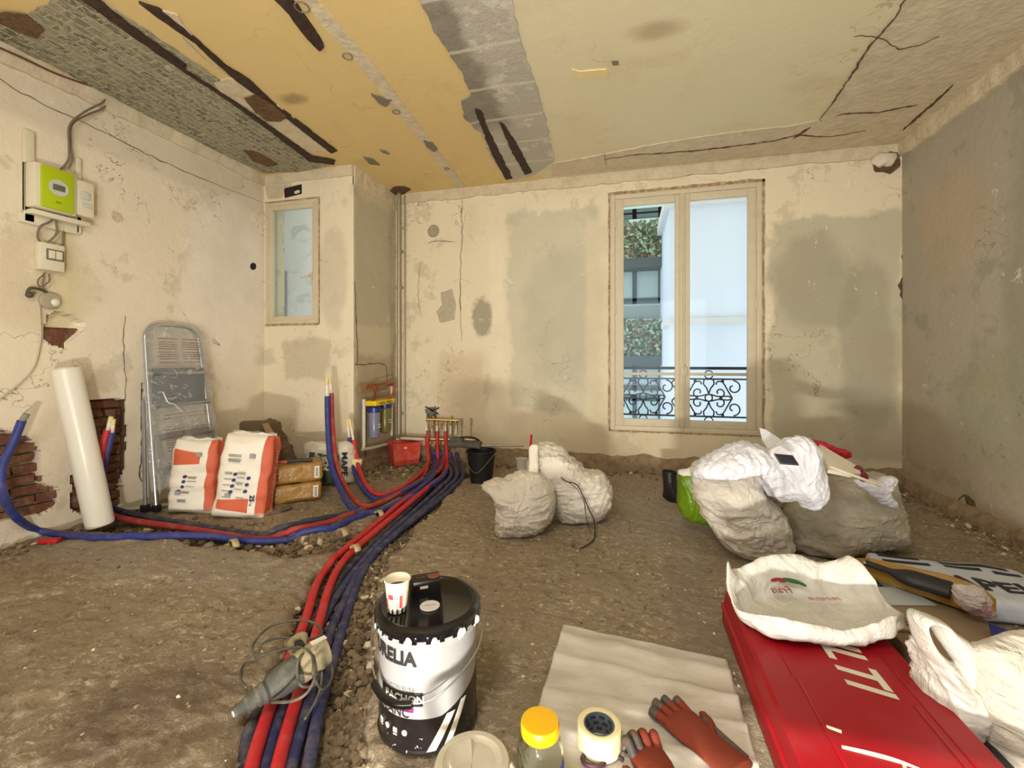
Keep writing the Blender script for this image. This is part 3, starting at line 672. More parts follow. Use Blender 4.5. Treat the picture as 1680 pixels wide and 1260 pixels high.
n = NT('scraped_screed')
o = n.mix(n.noise(2.2, 7, .7), (146, 128, 101), (182, 162, 131))
o = n.mix(n.step(n.noise(1.1, 5, .6), .48, .62), o, n.mix(n.noise(6, 6, .7), (152, 134, 106), (190, 170, 138)))
chip = n.step(n.noise(24, 6, .78, .6, stretch=(1, 1.7, 1)), .53, .60)
o = n.mix(n.math('MULTIPLY', n.math('MULTIPLY', chip, n.step(n.noise(2.5, 4, .6), .36, .55)), .75), o, (228, 212, 180))
o = n.mix(n.math('MULTIPLY', n.step(n.noise(15, 7, .8, .4, stretch=(1, 1.5, 1)), .53, .62), .55), o, (94, 76, 56))
o = n.mix(n.math('MULTIPLY', n.step(n.noise(44, 5, .8, .5, stretch=(1, 1.6, 1)), .56, .63), .6), o, (206, 188, 154))
o = n.mix(n.math('MULTIPLY', n.step(n.noise(60, 4, .7), .64, .7), .6), o, (226, 212, 184))
o = n.mix(n.math('MULTIPLY', n.blob((X, Y), (-2.5, 1.9), (1.0, .25), .8, 3, .3), .4), o, (196, 186, 172))
o = n.mix(n.math('MULTIPLY', n.blob((X, Y), (.6, 3.5), (.7, .9), .6, 2, .4), .35), o, (190, 180, 166))
o = n.mix(n.math('MULTIPLY', n.blob((X, Y), (-1.45, 1.05), (.25, .2), .6, 5, .4), .5), o, (96, 74, 50))
o = n.mix(n.math('MULTIPLY', n.box((X, Y), .19, .40, .6, 2.6, .03, 4, .02), .5), o, (150, 136, 112))
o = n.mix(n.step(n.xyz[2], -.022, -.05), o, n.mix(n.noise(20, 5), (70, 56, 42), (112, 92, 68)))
n.bump(n.noise(9, 7, .78), .8, .02); n.bump(n.noise(36, 6, .78), 1.0, .011)
m_floor = n.fin(o, .93)
floor = struct(build_floor().obj('floor', m_floor, smooth=9, recalc=False))
# ================================================================ OUTSIDE THE WINDOWS
m_ext = mat('white_render', (212, 216, 226), .9, 0, .03, 1.2, .2, 20)
m_stone = mat('ledge_stone', (206, 200, 198), .9, 0, .06, 5)
m_dkfr = mat('dark_window_frame', (92, 112, 116), .5, 0, .1, 6)
def extb(name, boxes, m, parent=None, loc=None, **k):
    b = MB()
    for (x0, x1, y0, y1, z0, z1) in boxes: b.box(((x0+x1)/2, (y0+y1)/2, (z0+z1)/2), (x1-x0, y1-y0, z1-z0))
    if parent: 
        for v in b.bm.verts: v.co -= parent.location
    return b.obj(name, m, parent, smooth=0)
EY = 8.6
bl = thing('building', 'white rendered building with stone ledges seen through the right half of the big window', 'building', (3.5, EY, -3))
ex0 = onY(1110, 500, EY).x; exL = onY(1097, 500, EY+.5).x
extb('wall', [(ex0-.12, 7, EY, EY+3, -3, onY(1130, 333, EY).z)], m_ext, bl)
zl = onY(1130, 524, EY).z; zt = onY(1130, 334, EY).z
extb('stone_ledge', [(ex0-.2, 7, EY-.06, EY+1, zl-.1, zl+.02)], m_stone, bl)
extb('coping', [(ex0-.22, 7, EY-.08, EY+3, zt-.06, zt+.14)], m_stone, bl)
bl2 = thing('building', 'pale green glass fronted building with plants seen through the left half of the big window', 'building', (-1.5, 11.5, -3))
extb('wall', [(-5, ex0+1.5, 12.2, 13, -3, 8)], mat('pale_mint_render', (206, 222, 214), .8, 0, .05, 1), bl2)
def gg(u, v, Y=11): p = onY(u, v, Y); return p.x, p.z
for i, (v0, v1) in enumerate(((338, 362), (430, 500), (596, 640), (650, 700))):
    xa, za = gg(985, v1); xb, zb = gg(1096, v0)
    fr = extb('window_frame', [(xa, xb, 11, 11.1, za, za+.13), (xa, xb, 11, 11.1, zb-.13, zb), (xb-.22, xb, 11, 11.1, za, zb), (gg(1041, 450)[0]-.05, gg(1041, 450)[0]+.05, 11, 11.1, za, zb)], m_dkfr, bl2)
    pn = extb('pane', [(xa, xb-.2, 11.04, 11.06, za+.1, zb-.1)], mat('pale_pane', (196, 212, 214), .08, 0, .06, .8, 0), bl2)
extb('mullion', [(gg(1092, 450)[0], gg(1098, 450)[0], 10.95, 11.1, -3, gg(1090, 335)[1])], m_dkfr, bl2)
extb('spandrel', [(gg(985, 1)[0], gg(1094, 1)[0], 10.98, 11.05, gg(1090, 522)[1], gg(1090, 500)[1])], mat('pale_spandrel', (150, 168, 168), .5, 0, .1, 2), bl2)
def hedge(label, u0, u1, v0, v1, Y, cols, n_, seed):
    r = random.Random(seed); x0, z0 = gg(u0, v1, Y); x1, z1 = gg(u1, v0, Y); m1 = []
    b = MB(); bm = b.bm
    for i in range(n_):
        t = r.random(); s = r.random(); cx = x0+(x1-x0)*t; edge = .25*noise.noise(Vector((cx*3, 0, seed)))
        cz = z0+(z1-z0)*s*(1+edge); cy = Y+r.uniform(-.3, .3)
        a, c = r.uniform(0, 6.28), r.uniform(.035, .07); e1 = Vector((math.cos(a), r.uniform(-.5, .5), math.sin(a)))*c; e2 = Vector((-math.sin(a), r.uniform(-.5, .5), math.cos(a)))*c*.5
        o_ = Vector((cx, cy, cz)); f = bm.faces.new([bm.verts.new(o_-e1), bm.verts.new(o_+e2), bm.verts.new(o_+e1), bm.verts.new(o_-e2)]); f.material_index = r.randrange(len(cols))
    ms = [mat('leaf_%s' % k, c, .6, 0, .3, 5, 0) for k, c in cols]
    o = b.obj('hedge', ms, smooth=0, recalc=False, loc=((x0+x1)/2, Y, z0)); tag(o, label, 'plant'); return o
LC = [('deep_green', (70, 92, 72)), ('mid_green', (112, 140, 104)), ('pale_green', (160, 182, 150)), ('rust', (140, 110, 96))]
hd1 = hedge('upper row of dense planting behind the left half of the big window', 1005, 1094, 362, 430, 10.7, LC, 2600, 1)
hd2 = hedge('lower row of planting behind the left half of the big window, above the railing', 1005, 1094, 524, 585, 10.7, LC, 2200, 2)
for hd, nm, vv in ((hd1, 'upper', 432), (hd2, 'lower', 586)):
    xa, za = gg(985, vv, 10.7); xb, _ = gg(1094, vv, 10.7)
    b = MB(); b.box(((xa+xb)/2-hd.location.x, .0, za-.08-hd.location.z), (xb-xa, .5, .22)); b.obj('planter_box', mat('dark_planter', (74, 88, 92), .7), hd, smooth=0)
b3 = thing('building', 'pale stained rendered wall close outside the small window', 'building', (-4.5, 6.2, -3))
n = NT('stained_render'); o = n.mix(n.noise(1.2, 5, .6), (236, 238, 242), (246, 247, 250))
o = n.mix(n.math('MULTIPLY', n.step(n.noise(1.6, 6, .7, 1.5, stretch=(1, 1, 1.6)), .54, .64), .6), o, (200, 202, 206)); m_st = n.fin(o, .9)
extb('wall', [(-9, -3.2, 6.2, 7, -3, 7)], m_st, b3)
q = onY(464, 470, 6.18); extb('narrow_opening', [(q.x-.07, q.x+.07, 6.16, 6.2, q.z-.5, q.z+.25)], mat('dull_opening', (150, 150, 152), .6), b3)
extb('pilaster', [(onY(447, 470, 6.1).x-.2, onY(457, 470, 6.1).x, 6.05, 6.2, -3, 7)], m_ext, b3)
# ---- wrought iron guard in front of the big window
m_wi = mat('black_wrought_iron', (48, 46, 52), .5, .3, .2, 30)
YG = 4.86; rail = thing('window_railing', 'black wrought iron scroll railing outside the big window', 'railing', ((WX0+WX1)/2, YG, .42))
def rl(x, z, y=0): return Vector((x-rail.location.x, y, z-rail.location.z))
z1_, z0_ = onY(1125, 604, YG).z, .52
b = MB(); b.box(rl(.52, z1_), (1.5, .045, .03), bev=.006); b.obj('top_rail', m_wi, rail)
b = MB(); zb_ = z1_-.11; b.box(rl(.52, zb_), (1.5, .018, .016)); b.box(rl(.52, z0_), (1.5, .018, .016)); b.obj('cross_bar', m_wi, rail)
b = MB()
for xx_ in (-.20, 1.17): b.box(rl(xx_, .72), (.02, .02, z1_-.42))
b.obj('post', m_wi, rail)
def spiral(c, r0, a0, turns, s):
    return [rl(c[0]+s*(r0*(1-.72*t))*math.cos(a0+turns*2*PI*t), c[1]+(r0*(1-.72*t))*math.sin(a0+turns*2*PI*t)) for t in [k/16 for k in range(17)]]
def scrolls(xc, s):
    out = MB(); zc = (zb_+z0_)/2; h = (zb_-z0_)/2; T = lambda pts, r=.0075: out.tube(pts, r, 7, 2)
    T([rl(xc+.035*math.cos(k*PI/6), zc+.035*math.sin(k*PI/6)) for k in range(13)])
    for d in (1, -1):
        for q_ in (1, -1):
            T(spiral((xc+q_*.10, zc+d*.055), .055, -PI/2*d if True else 0, .85*d, q_))
            T([rl(xc+q_*.02, zc+d*.035), rl(xc+q_*.09, zc+d*.015), rl(xc+q_*.18, zc+d*.02), rl(xc+q_*.22, zc)])
            T(spiral((xc+q_*.23, zc+d*.105), .072, PI*.5*d, .95*-d, q_))
            T([rl(xc+q_*.22, zc), rl(xc+q_*.17, zc+d*.09), rl(xc+q_*.13, zc+d*.16), rl(xc+q_*.08, zc+d*.165), rl(xc+q_*.07, zc+d*.135)])
            T([rl(xc+q_*.04, zc+d*h), rl(xc+q_*.05, zc+d*(h-.05)), rl(xc+q_*.02, zc+d*.1), rl(xc, zc+d*.04)])
    out.obj('scroll_panel', m_wi, rail)
    b = MB()
    for d in (1, -1):
        for q_ in (1, -1): b.sph(rl(xc+q_*.13, zc+d*.17), .016, (1, .6, 1), 8)
    b.obj('leaf_boss', m_wi, rail)
    for zz in (zb_+.045, z0_-.045):
        b = MB(); b.tube([rl(xc+.04*math.cos(k*PI/6), zz+.04*math.sin(k*PI/6)) for k in range(13)], .006, 7, 2); b.obj('ring', m_wi, rail)
for xx_ in (.17, .81): scrolls(xx_, 1)
b = MB(); b.tube([rl(.49+.035*math.sin(k/10*4*PI), z0_+(zb_-z0_)*k/10) for k in range(11)], .0075, 7, 3); b.obj('wavy_bar', m_wi, rail)
# ================================================================ HOSES
m_red = mat('red_corrugated_sleeve', (190, 30, 38), .55, 0, .15, 10, .3, 90, .003, .18)
m_redd = mat('dusty_red_sleeve', (158, 38, 40), .7, 0, .2, 10, .3, 90, .003, .3)
m_blue = mat('blue_corrugated_sleeve', (40, 50, 122), .55, 0, .15, 10, .3, 90, .003, .15)
m_blued = mat('dusty_blue_sleeve', (44, 50, 92), .7, 0, .2, 10, .3, 90, .003, .3)
m_navy = mat('dark_dusty_sleeve', (44, 46, 66), .8, 0, .25, 10, .3, 90, .003, .3)
m_pex = mat('white_inner_pipe', (228, 222, 206), .4, 0, .04)
m_tape = mat('cream_masking_tape', (222, 204, 150), .7, 0, .08, 10)
m_tapec = mat('taped_pipe_tip', (226, 208, 150), .75, 0, .08, 10)
def pt(p):
    if len(p) == 4: return W(p[0], p[1], p[3])
    q = G(p[0], p[1], p[2]); q.z = p[2]
    return q
def hose(pts, m, label, tip=None, r=.020, grp=None):
    P = [pt(p) if isinstance(p, tuple) else p for p in pts]; o0 = P[len(P)//2].copy(); o0.z = 0
    if pts[0][1] == 1330: P = [P[0]+(P[0]-P[1])*3.6]+P
    P = smooth(P, 10)
    for p in P:
        if p.z < .12 and p.y < YB: p.z = max(p.z, fz(p.x, p.y)+r*.75)
    P = [P[i] if i in (0, len(P)-1) else Vector((P[i].x, P[i].y, (P[i-1].z+2*P[i].z+P[i+1].z)/4)) for i in range(len(P))]
    b = MB(); b.tube([p-o0 for p in P], r, 12, 1)
    o = b.obj('insulated_pipe', m, None, smooth=9); o.location = o0; tag(o, label, 'pipe', grp)
    if tip is not None:
        T = [pt(p) if isinstance(p, tuple) else p for p in tip]
        b = MB(); b.tube([p-o0 for p in T], r*.62, 10, 6); b.obj('inner_pipe', m_pex, o, smooth=9)
        b = MB(); b.tube([T[-1]-o0+(T[-2]-T[-1])*.35, T[-1]-o0+(T[-1]-T[-2]).normalized()*.01], r*.68, 10, 2); b.obj('taped_tip', m_tapec, o)
    return o
def up(u, v, d): return W(u, v, d)
dm = 4.62                                  # depth of the manifold taps
def tail(u, v): return [(u-16, v+12, .03), (u, v, .05)]
# six running out of the foreground trench (left to right there)
hose([(386, 1330, -.045), (398, 1262, -.045), (420, 1180, -.045), (462, 1100, -.05), (500, 1040, -.05), (535, 985, -.055), (570, 935, -.055), (612, 892, -.05), (660, 845, -.04), (706, 800, -.02), (728, 778, .01), up(719, 757, dm), up(713, 738, dm+.05)], m_navy, 'dark dusty insulated pipe, leftmost of the six leaving the bottom of the photo')
hose([(404, 1330, -.02), (412, 1262, -.02), (440, 1170, -.02), (474, 1085, -.02), (501, 1018, -.02), (520, 958, -.02), (544, 922, -.02), (573, 895, -.02), (614, 862, -.01), (654, 828, 0), (690, 800, .005), (712, 778, .02), up(718, 755, dm), up(717, 722, dm+.05), up(717, 708, dm+.08)], m_red, 'bright red insulated pipe in the foreground trench, left one of the two red ones')
hose([(426, 1330, -.045), (434, 1262, -.045), (463, 1165, -.045), (500, 1080, -.05), (524, 1030, -.055), (548, 985, -.055), (580, 940, -.055), (625, 888, -.05), (676, 842, -.04), (716, 806, -.02), (740, 780, .01), up(733, 757, dm), up(725, 742, dm+.05)], m_blued, 'dusty blue insulated pipe between the two red ones at the bottom edge')
hose([(446, 1330, -.02), (455, 1262, -.02), (480, 1170, -.02), (506, 1085, -.02), (524, 1020, -.02), (541, 962, -.02), (560, 925, -.02), (586, 897, -.02), (627, 862, -.01), (668, 828, 0), (704, 798, .005), (730, 776, .02), up(733, 752, dm), up(731, 722, dm+.05), up(731, 708, dm+.08)], m_red, 'bright red insulated pipe in the foreground trench, right one of the two red ones')
hose([(466, 1330, -.04), (476, 1262, -.04), (503, 1165, -.045), (528, 1085, -.05), (545, 1030, -.06), (566, 985, -.06), (590, 938, -.06), (636, 888, -.05), (692, 838, -.04), (732, 802, -.02), (750, 780, .01), up(741, 757, dm), up(738, 742, dm+.05)], m_blued, 'dusty blue insulated pipe just right of both red ones at the bottom edge')
hose([(498, 1330, -.035), (506, 1262, -.035), (524, 1165, -.04), (542, 1100, -.045), (560, 1040, -.065), (590, 950, -.062), (618, 905, -.045), (660, 868, -.03), (706, 832, -.02), (744, 800, -.01), (760, 780, .01), up(752, 757, dm), up(748, 742, dm+.05)], m_blued, 'dusty blue insulated pipe, rightmost of the six at the bottom of the photo')
# pairs standing up
hose([up(537, 650, 3.75), up(538, 700, 3.75), up(543, 760, 3.62), (560, 805, .10), (582, 838, .02), (612, 842, .0), (650, 826, .0), (690, 800, .01), (712, 778, .02), up(712, 752, dm), up(711, 742, dm+.05)], m_blue, 'tall blue insulated pipe standing up in front of the small window wall', [up(537, 652, 3.75), up(536, 622, 3.78)], .022)
hose([up(544, 645, 3.80), up(546, 700, 3.79), up(552, 760, 3.66), (568, 800, .10), (592, 828, .03), (622, 826, .02), (656, 808, .02), (690, 788, .02), (700, 770, .03), up(703, 750, dm), up(702, 715, dm+.05), up(702, 708, dm+.08)], m_redd, 'tall red insulated pipe standing up behind the blue one by the small window wall', [up(544, 646, 3.80), up(541, 622, 3.80)], .018)
hose([up(573, 718, 3.95), up(577, 750, 3.92), up(583, 778, 3.80), (596, 802, .06), (616, 818, .02), (646, 812, .02), (680, 796, .02), (716, 774, .02), up(724, 752, dm), up(722, 742, dm+.05)], m_blue, 'short blue insulated pipe of the standing pair bound with tape', [up(573, 719, 3.95), up(570, 690, 3.97)], .018)
hose([up(580, 722, 3.93), up(585, 752, 3.90), up(592, 778, 3.78), (604, 800, .07), (624, 812, .03), (654, 802, .03), (684, 782, .03), (702, 760, .05), up(701, 735, dm), up(700, 716, dm+.06)], m_red, 'short red insulated pipe of the standing pair bound with tape', [up(580, 723, 3.93), up(574, 690, 3.97)], .019)
b = MB(); c = up(582, 762, 3.89); b.cyl(Vector((0, 0, -.05)), Vector((.02, 0, .05)), .05, seg=16)
for v in b.bm.verts: v.co.y *= .6
o = b.obj('masking_tape_binding', m_tape, None, loc=None); o.location = c; o.rotation_euler = (0, 0, TH); tag(o, 'cream masking tape wrapped round the short standing red and blue pair', 'tape')
# big blue loop on the left
hose([up(36, 690, 2.52), up(22, 725, 2.50), up(4, 765, 2.48), up(4, 805, 2.47), up(26, 848, 2.58), (70, 872, .02), (150, 881, .02), (240, 880, .02), (330, 879, .01), (420, 888, -.01), (480, 885, -.025), (545, 874, -.02), (600, 848, -.01), (650, 830, -.01), (700, 802, 0), (730, 778, .02), up(727, 757, dm), up(726, 742, dm+.05)], m_blue, 'long blue insulated pipe curling up the left edge and across the floor', None, .021)
b = MB(); b.tube([up(36, 691, 2.52), up(44, 679, 2.53)], .016, 10, 2)
o = b.obj('grey_pipe_end', mat('grey_rubber', (128, 128, 118), .7), [x for x in COL.objects if x.get('label', '').startswith('long blue insulated')][0]); o.location = -o.parent.location
hose([(186, 848, .02), (230, 856, .02), (300, 866, .01), (370, 877, .0), (430, 885, -.03), (490, 880, -.035), (550, 862, -.02), (600, 838, -.01), (650, 815, .0), (700, 786, .01), (722, 770, .03), up(728, 752, dm), up(729, 742, dm+.05)], m_redd, 'dusty red insulated pipe running across the floor from the foam roll', None, .020)
hose([(190, 836, .03), (240, 848, .02), (310, 860, .02), (380, 872, .0), (440, 878, -.02), (500, 868, -.03), (560, 852, -.02), (610, 828, .0), (660, 805, .01), (706, 778, .02), up(737, 757, dm), up(736, 742, dm+.05)], m_navy, 'dark blue dusty insulated pipe beside the red one from the foam roll', None, .020)
hose([up(176, 706, 2.98), up(168, 735, 2.96), up(163, 780, 2.94), up(168, 820, 2.93), (186, 850, .03)], m_red, 'red insulated pipe standing in the brick hole behind the foam roll', [up(176, 708, 2.98), up(182, 686, 2.98)], .020)
hose([up(184, 710, 3.0), up(175, 745, 2.98), up(168, 790, 2.97), up(176, 822, 2.95), (194, 838, .04)], m_blue, 'blue insulated pipe standing in the brick hole behind the foam roll', [up(184, 712, 3.0), up(186, 690, 2.99)], .018)
for (u, v, du, lab) in ((384, 884, .055, 'strip of cream tape across the pipes by the orange plaster sack'), (562, 866, .05, 'strip of tape across the blue pipes where the trenches meet'), (622, 838, .04, 'strip of tape across the pipes below the tall standing pair'), (583, 892, .035, 'strip of dusty tape round the two bright red pipes')):
    c = G(u, v, .035); b = MB(); b.bm.verts.ensure_lookup_table()
    rings = [[Vector((du*math.cos(a), w, .030*math.sin(a)-.012)) for a in [k*PI/10 for k in range(11)]] for w in (-.018, .018)]
    b.rings(rings, close=False, caps=False); o = b.obj('tape_strip', mat('dusty_tape', (176, 156, 118), .85, 0, .15, 20), None, solid=.0015, recalc=False); o.location = (c.x, c.y, .012 if v > 860 else .02); o.rotation_euler = (0, 0, TH-.8); tag(o, lab, 'tape')
# ---- brass manifold on the wall
m_galv = mat('dull_pipe_metal', (176, 164, 140), .45, .5, .15, 20, .2, 60, .002, .3)
m_whitepipe = mat('white_pipe', (206, 200, 184), .5, 0, .08, 10, .1)
man = thing('manifold', 'brass heating manifold with a row of taps low on the back wall', 'manifold', (onY(725, 700, YB-.1).x, YB-.09, .2))
def ml(u, v, dd=0): p = W(u, v, dm+dd); return p-man.location
for (v0, u0, u1, nm) in ((688, 699, 752, 'upper_bar'), (720, 700, 778, 'lower_bar')):
    b = MB(); b.cyl(ml(u0, v0, .10), ml(u1, v0+2, .10), .016); b.obj(nm, m_brass, man)
for (v0, us) in ((690, (702, 709, 717, 724, 732, 739, 747)), (723, (706, 713, 721, 727, 736, 744))):
    for u in us:
        b = MB(); b.lathe([(.010, 0), (.015, .01), (.015, .02), (.009, .025), (.012, .05), (.009, .06), (.009, .09)], ml(u, v0, .1), 12, (0, 0, -1)); b.obj('tap', m_brass, man)
for u in (700, 717, 731, 739, 748):
    b = MB(); b.cyl(ml(u, 697, .10), ml(u, 712, .10), .011, seg=10); b.obj('white_pipe_stub', m_pex, man)
b = MB()
for u in (711, 741): b.box(ml(u, 705, .13), (.02, .02, .30))
b.obj('bracket', m_galv, man)
b = MB()
for u in (757, 773): b.box(ml(u, 704, .14), (.006, .02, .2)); b.box(ml(u, 692, .12), (.02, .015, .08))
b.obj('valve_key', m_galv, man)
b = MB(); rr = random.Random(5)
p0 = onY(708, 677, YB-.006)
for i in range(14): b.box(p0+Vector((rr.uniform(-.05, .05), -.004, rr.uniform(-.05, .05))), (.1, .006, .012), (0, rr.uniform(-1, 1), 0))
b.box(p0, (.12, .008, .12)); o = b.obj('foil_patch', mat('crumpled_foil', (150, 146, 138), .4, .6, .4, 60, .6), None, loc=p0); tag(o, 'small square of crumpled foil stuck on the wall above the manifold', 'foil')
# copper / heating pipes in the corner
def pipe(label, pts, r, m, cat='pipe', name='wall_pipe', sm=1):
    P = [Vector(p) for p in pts]; b = MB(); o0 = P[0].copy(); b.tube([p-o0 for p in P], r, 12, sm); o = b.obj(name, m, smooth=1.2); o.location = o0; return tag(o, label, cat)
pc = Vector((XC+.075, YB-.07, 0))
o = pipe('thick grey heating riser in the corner beside the chase, floor to ceiling', [(pc.x, pc.y, .25), (pc.x, pc.y, 2.94)], .024, m_galv)
b = MB()
for zz in (.5, 1.9, 2.3): b.box((0, .02, zz-.25), (.07, .04, .02))
b.obj('pipe_clamp', m_galv, o)
pipe('thin pipe running up the corner just right of the grey riser', [(pc.x+.055, pc.y+.03, .26), (pc.x+.055, pc.y+.03, 2.93)], .009, m_galv)
pA = onX(596, 740, XC+.06); pB = W(655, 722, 4.86); pB.y = min(pB.y, YB-.05)
o = pipe('white pipe elbow dropping beside the water filters and turning to the corner', [onX(597, 655, XC+.06), onX(597, 728, XC+.06), onX(598, 737, XC+.07), W(640, 727, 4.75), W(655, 721, 4.80)], .017, m_whitepipe, sm=4)
pipe('white pipe running along the back wall from the corner to the manifold', [W(658, 719, 4.80), W(680, 720, 4.77), W(700, 721, dm+.1)], .017, m_whitepipe, sm=2)
pipe('thin copper pipe along the wall above the red crate', [W(652, 716, 4.80), W(700, 717, dm+.14)], .007, m_brass)
m_cu = mat('copper', (170, 92, 60), .4, .7, .25, 20)
mf_c = onX(624, 686, XC+.12); wf = thing('water_filter', 'pair of water filter cartridges with yellow and blue heads low beside the corner', 'filter', (mf_c.x, mf_c.y, .30))
for (dy, m1, z_) in ((-.11, mat('grey_blue_cartridge', (120, 122, 142), .25, 0, .1, 8), 0), (.09, mat('olive_cartridge', (110, 104, 44), .25, 0, .1, 8), .02)):
    b = MB(); b.lathe([(.035, .03+z_), (.050, .04+z_), (.056, .07+z_), (.058, .29+z_), (.05, .30+z_)], (.0, dy, 0)); cc = b.obj('cartridge', m1, wf)
    b = MB(); b.lathe([(.06, .285+z_), (.068, .29+z_), (.068, .33+z_), (.05, .345+z_)], (0, dy, 0)); b.obj('blue_collar', mat('filter_blue', (34, 48, 118), .35), wf)
    b = MB()
    for k in range(2): b.box((.058, dy, .14+k*.025+z_), (.004, .05, .008))
    b.obj('white_mark', m_pex, cc)
b = MB(); b.box((0, -.01, .375), (.14, .36, .05), bev=.01); b.obj('yellow_head', mat('filter_yellow', (226, 196, 30), .4), wf)
b = MB(); b.text('Hydro  Hydro', .045, lambda v: Vector((.0715, v.x*.95-.01, .375+v.y)), .0006); b.obj('lettering', mat('lettering_dark', (40, 40, 60), .6), wf, smooth=0)
b = MB(); b.box((-.05, -.04, .52), (.03, .50, .07), bev=.004); b.obj('wall_board', mat('brown_board', (150, 122, 84), .9, 0, .2, 10, .5), wf)
b = MB()
for y0, y1 in ((-.16, -.19), (.14, .17)): b.tube([(-.02, y0*1.3, .53), (.05, y0*1.25, .54), (.05, y0*1.1, .44), (.0, y0*.9, .40)], .012, 8, 6)
b.obj('copper_elbow', m_cu, wf)
b = MB(); b.tube([(-.02, -.2, .55), (.05, -.05, .56), (.05, .1, .575), (.0, .2, .59)], .009, 8, 5); b.obj('copper_pipe', m_cu, wf)
b = MB(); b.cyl((.0, .22, .0), (.0, .22, .52), .013); b.obj('white_drop_pipe', m_whitepipe, wf)
# ================================================================ ELECTRICITY on the left wall
m_plw = mat('aged_white_plastic', (224, 216, 190), .45, 0, .05, 6, .05, 80, .001, .15, (190, 176, 140))
mA, mB_ = onX(35, 300, XL), onX(137, 300, XL)
mp_ = thing('electricity_meter', 'lime green electricity meter with breaker on a white wall board at the left edge', 'electricity meter', (XL, (mA.y+mB_.y)/2, 2.02))
hw = (mB_.y-mA.y)/2
b = MB(); b.box((.014, 0, .13), (.024, hw*2, .30), bev=.004)
b.box((.016, -hw+.025, .2), (.02, .05, .56), bev=.004); b.box((.016, hw-.04, .17), (.02, .028, .50), bev=.004); b.box((.05, .0, -.02), (.06, hw*1.9, .03), bev=.004)
b.box((.016, -.03, -.06), (.02, hw*1.9, .06), bev=.004); b.obj('wall_board', m_plw, mp_)
b = MB(); b.box((.065, -.05, .14), (.085, .21, .27), bev=.008); mh = b.obj('meter_case', m_plw, mp_)
b = MB(); b.box((.110, -.045, .14), (.02, .165, .255), bev=.006); gf = b.obj('green_face', mat('lime_green', (176, 196, 16), .4, 0, .05, 6, 0), mp_)
b = MB(); b.cyl((.118, -.045, .15), (.124, -.045, .15), .05, seg=28); b.obj('display_surround', mat('pale_grey', (200, 200, 190), .4), mp_)
b = MB(); b.box((.125, -.045, .15), (.004, .06, .036), bev=.001); b.obj('display', mat('lcd_grey', (96, 104, 92), .2), mp_)
b = MB(); b.text('||||||||', .014, lambda v: Vector((.1206, v.x-.045, .06+v.y)), .0003); b.obj('bar_marks', mat('lettering_dark', (40, 40, 60)), mp_, smooth=0)
b = MB(); b.box((.055, .11, .14), (.07, .11, .23), bev=.006); br = b.obj('breaker', m_plw, mp_)
b = MB(); b.box((.094, .11, .16), (.012, .05, .05), bev=.003); b.box((.092, .12, .10), (.01, .06, .03), bev=.003); b.obj('breaker_switch', mat('pale_grey', (200, 200, 190)), mp_)
b1 = thing('breaker_box', 'small cream breaker box hanging under the green electricity meter', 'breaker box', (XL, onX(76, 425, XL).y, onX(76, 445, XL).z))
b = MB(); b.box((.03, 0, .085), (.055, .125, .17), bev=.006); b.obj('case', m_plw, b1)
b = MB(); b.box((.059, .012, .10), (.004, .09, .07), bev=.002); b.obj('breaker_slot', mat('slot_grey', (110, 112, 104), .5), b1)
b = MB()
for k in range(2): b.box((.065, -.008+.036*k, .10), (.012, .03, .05), bev=.002)
b.obj('breaker_switch', m_plw, b1)
m_cab = mat('grey_cable', (120, 108, 88), .6, 0, .2, 12)
def wires(label, lists, m=m_cab, r=.006, name='cable'):
    b = MB(); o0 = Vector(lists[0][0])
    for L in lists: b.tube([Vector(p)-o0 for p in L], r, 8, 8)
    o = b.obj(name, m, smooth=9); o.location = o0; return tag(o, label, 'cable')
def X_(u, v, k=.03): return onX(u, v, XL+k)
wires('brown and grey cables dropping from the ceiling to the green electricity meter', [[X_(180, 150, .02), X_(172, 175), X_(140, 190, .05), X_(118, 205, .05), X_(116, 235, .04), X_(118, 262, .04), X_(112, 276, .03)], [X_(177, 152, .02), X_(168, 168, .05), X_(138, 184, .07), X_(114, 206, .07), X_(113, 240, .05), X_(112, 262), X_(100, 278, .03)]])
wires('reddish cable pinned along the ceiling edge to the electricity meter drop', [[X_(-40, 62, .06), X_(30, 92, .06), X_(90, 120, .05), X_(140, 138, .05), X_(180, 150, .04)]], mat('reddish_cable', (112, 62, 44), .7))
wires('looped grey cables between the green meter and the small breaker box', [[X_(88, 346), X_(84, 362, .05), X_(66, 372, .06), X_(62, 390, .05), X_(72, 402, .03)], [X_(86, 348), X_(92, 366, .06), X_(92, 384, .06), X_(78, 398, .03)], [X_(104, 350, .02), X_(103, 400, .02), X_(98, 402, .015)]])
wires('short twisted cables below the breaker box', [[X_(74, 448), X_(62, 460, .05), X_(66, 470, .04), X_(80, 462, .05), X_(80, 450)], [X_(72, 448), X_(70, 466, .05), X_(72, 474, .04)]], r=.004)
wires('thin pale cable curving down the left edge from the loose socket', [[X_(64, 500, .03), X_(66, 530, .03), X_(66, 560, .02), X_(56, 600, .02), X_(30, 630, .02), X_(-20, 668, .02)]], mat('pale_cable', (196, 186, 162), .6), .005)
sk = thing('socket_outlet', 'loose wall socket hanging from bared cables above the plaster hole', 'socket', X_(72, 490, 0))
b = MB(); b.lathe([(.0, 0), (.05, 0), (.055, .02), (.045, .035), (.02, .036)], (0, .02, -.01), 24, (1, 0, 0)); b.obj('socket_ring', mat('socket_grey', (170, 160, 138), .6), sk)
b = MB(); b.sph((.03, .04, -.02), .026, (.7, 1, 1), 14); b.obj('socket_core', m_pex, sk)
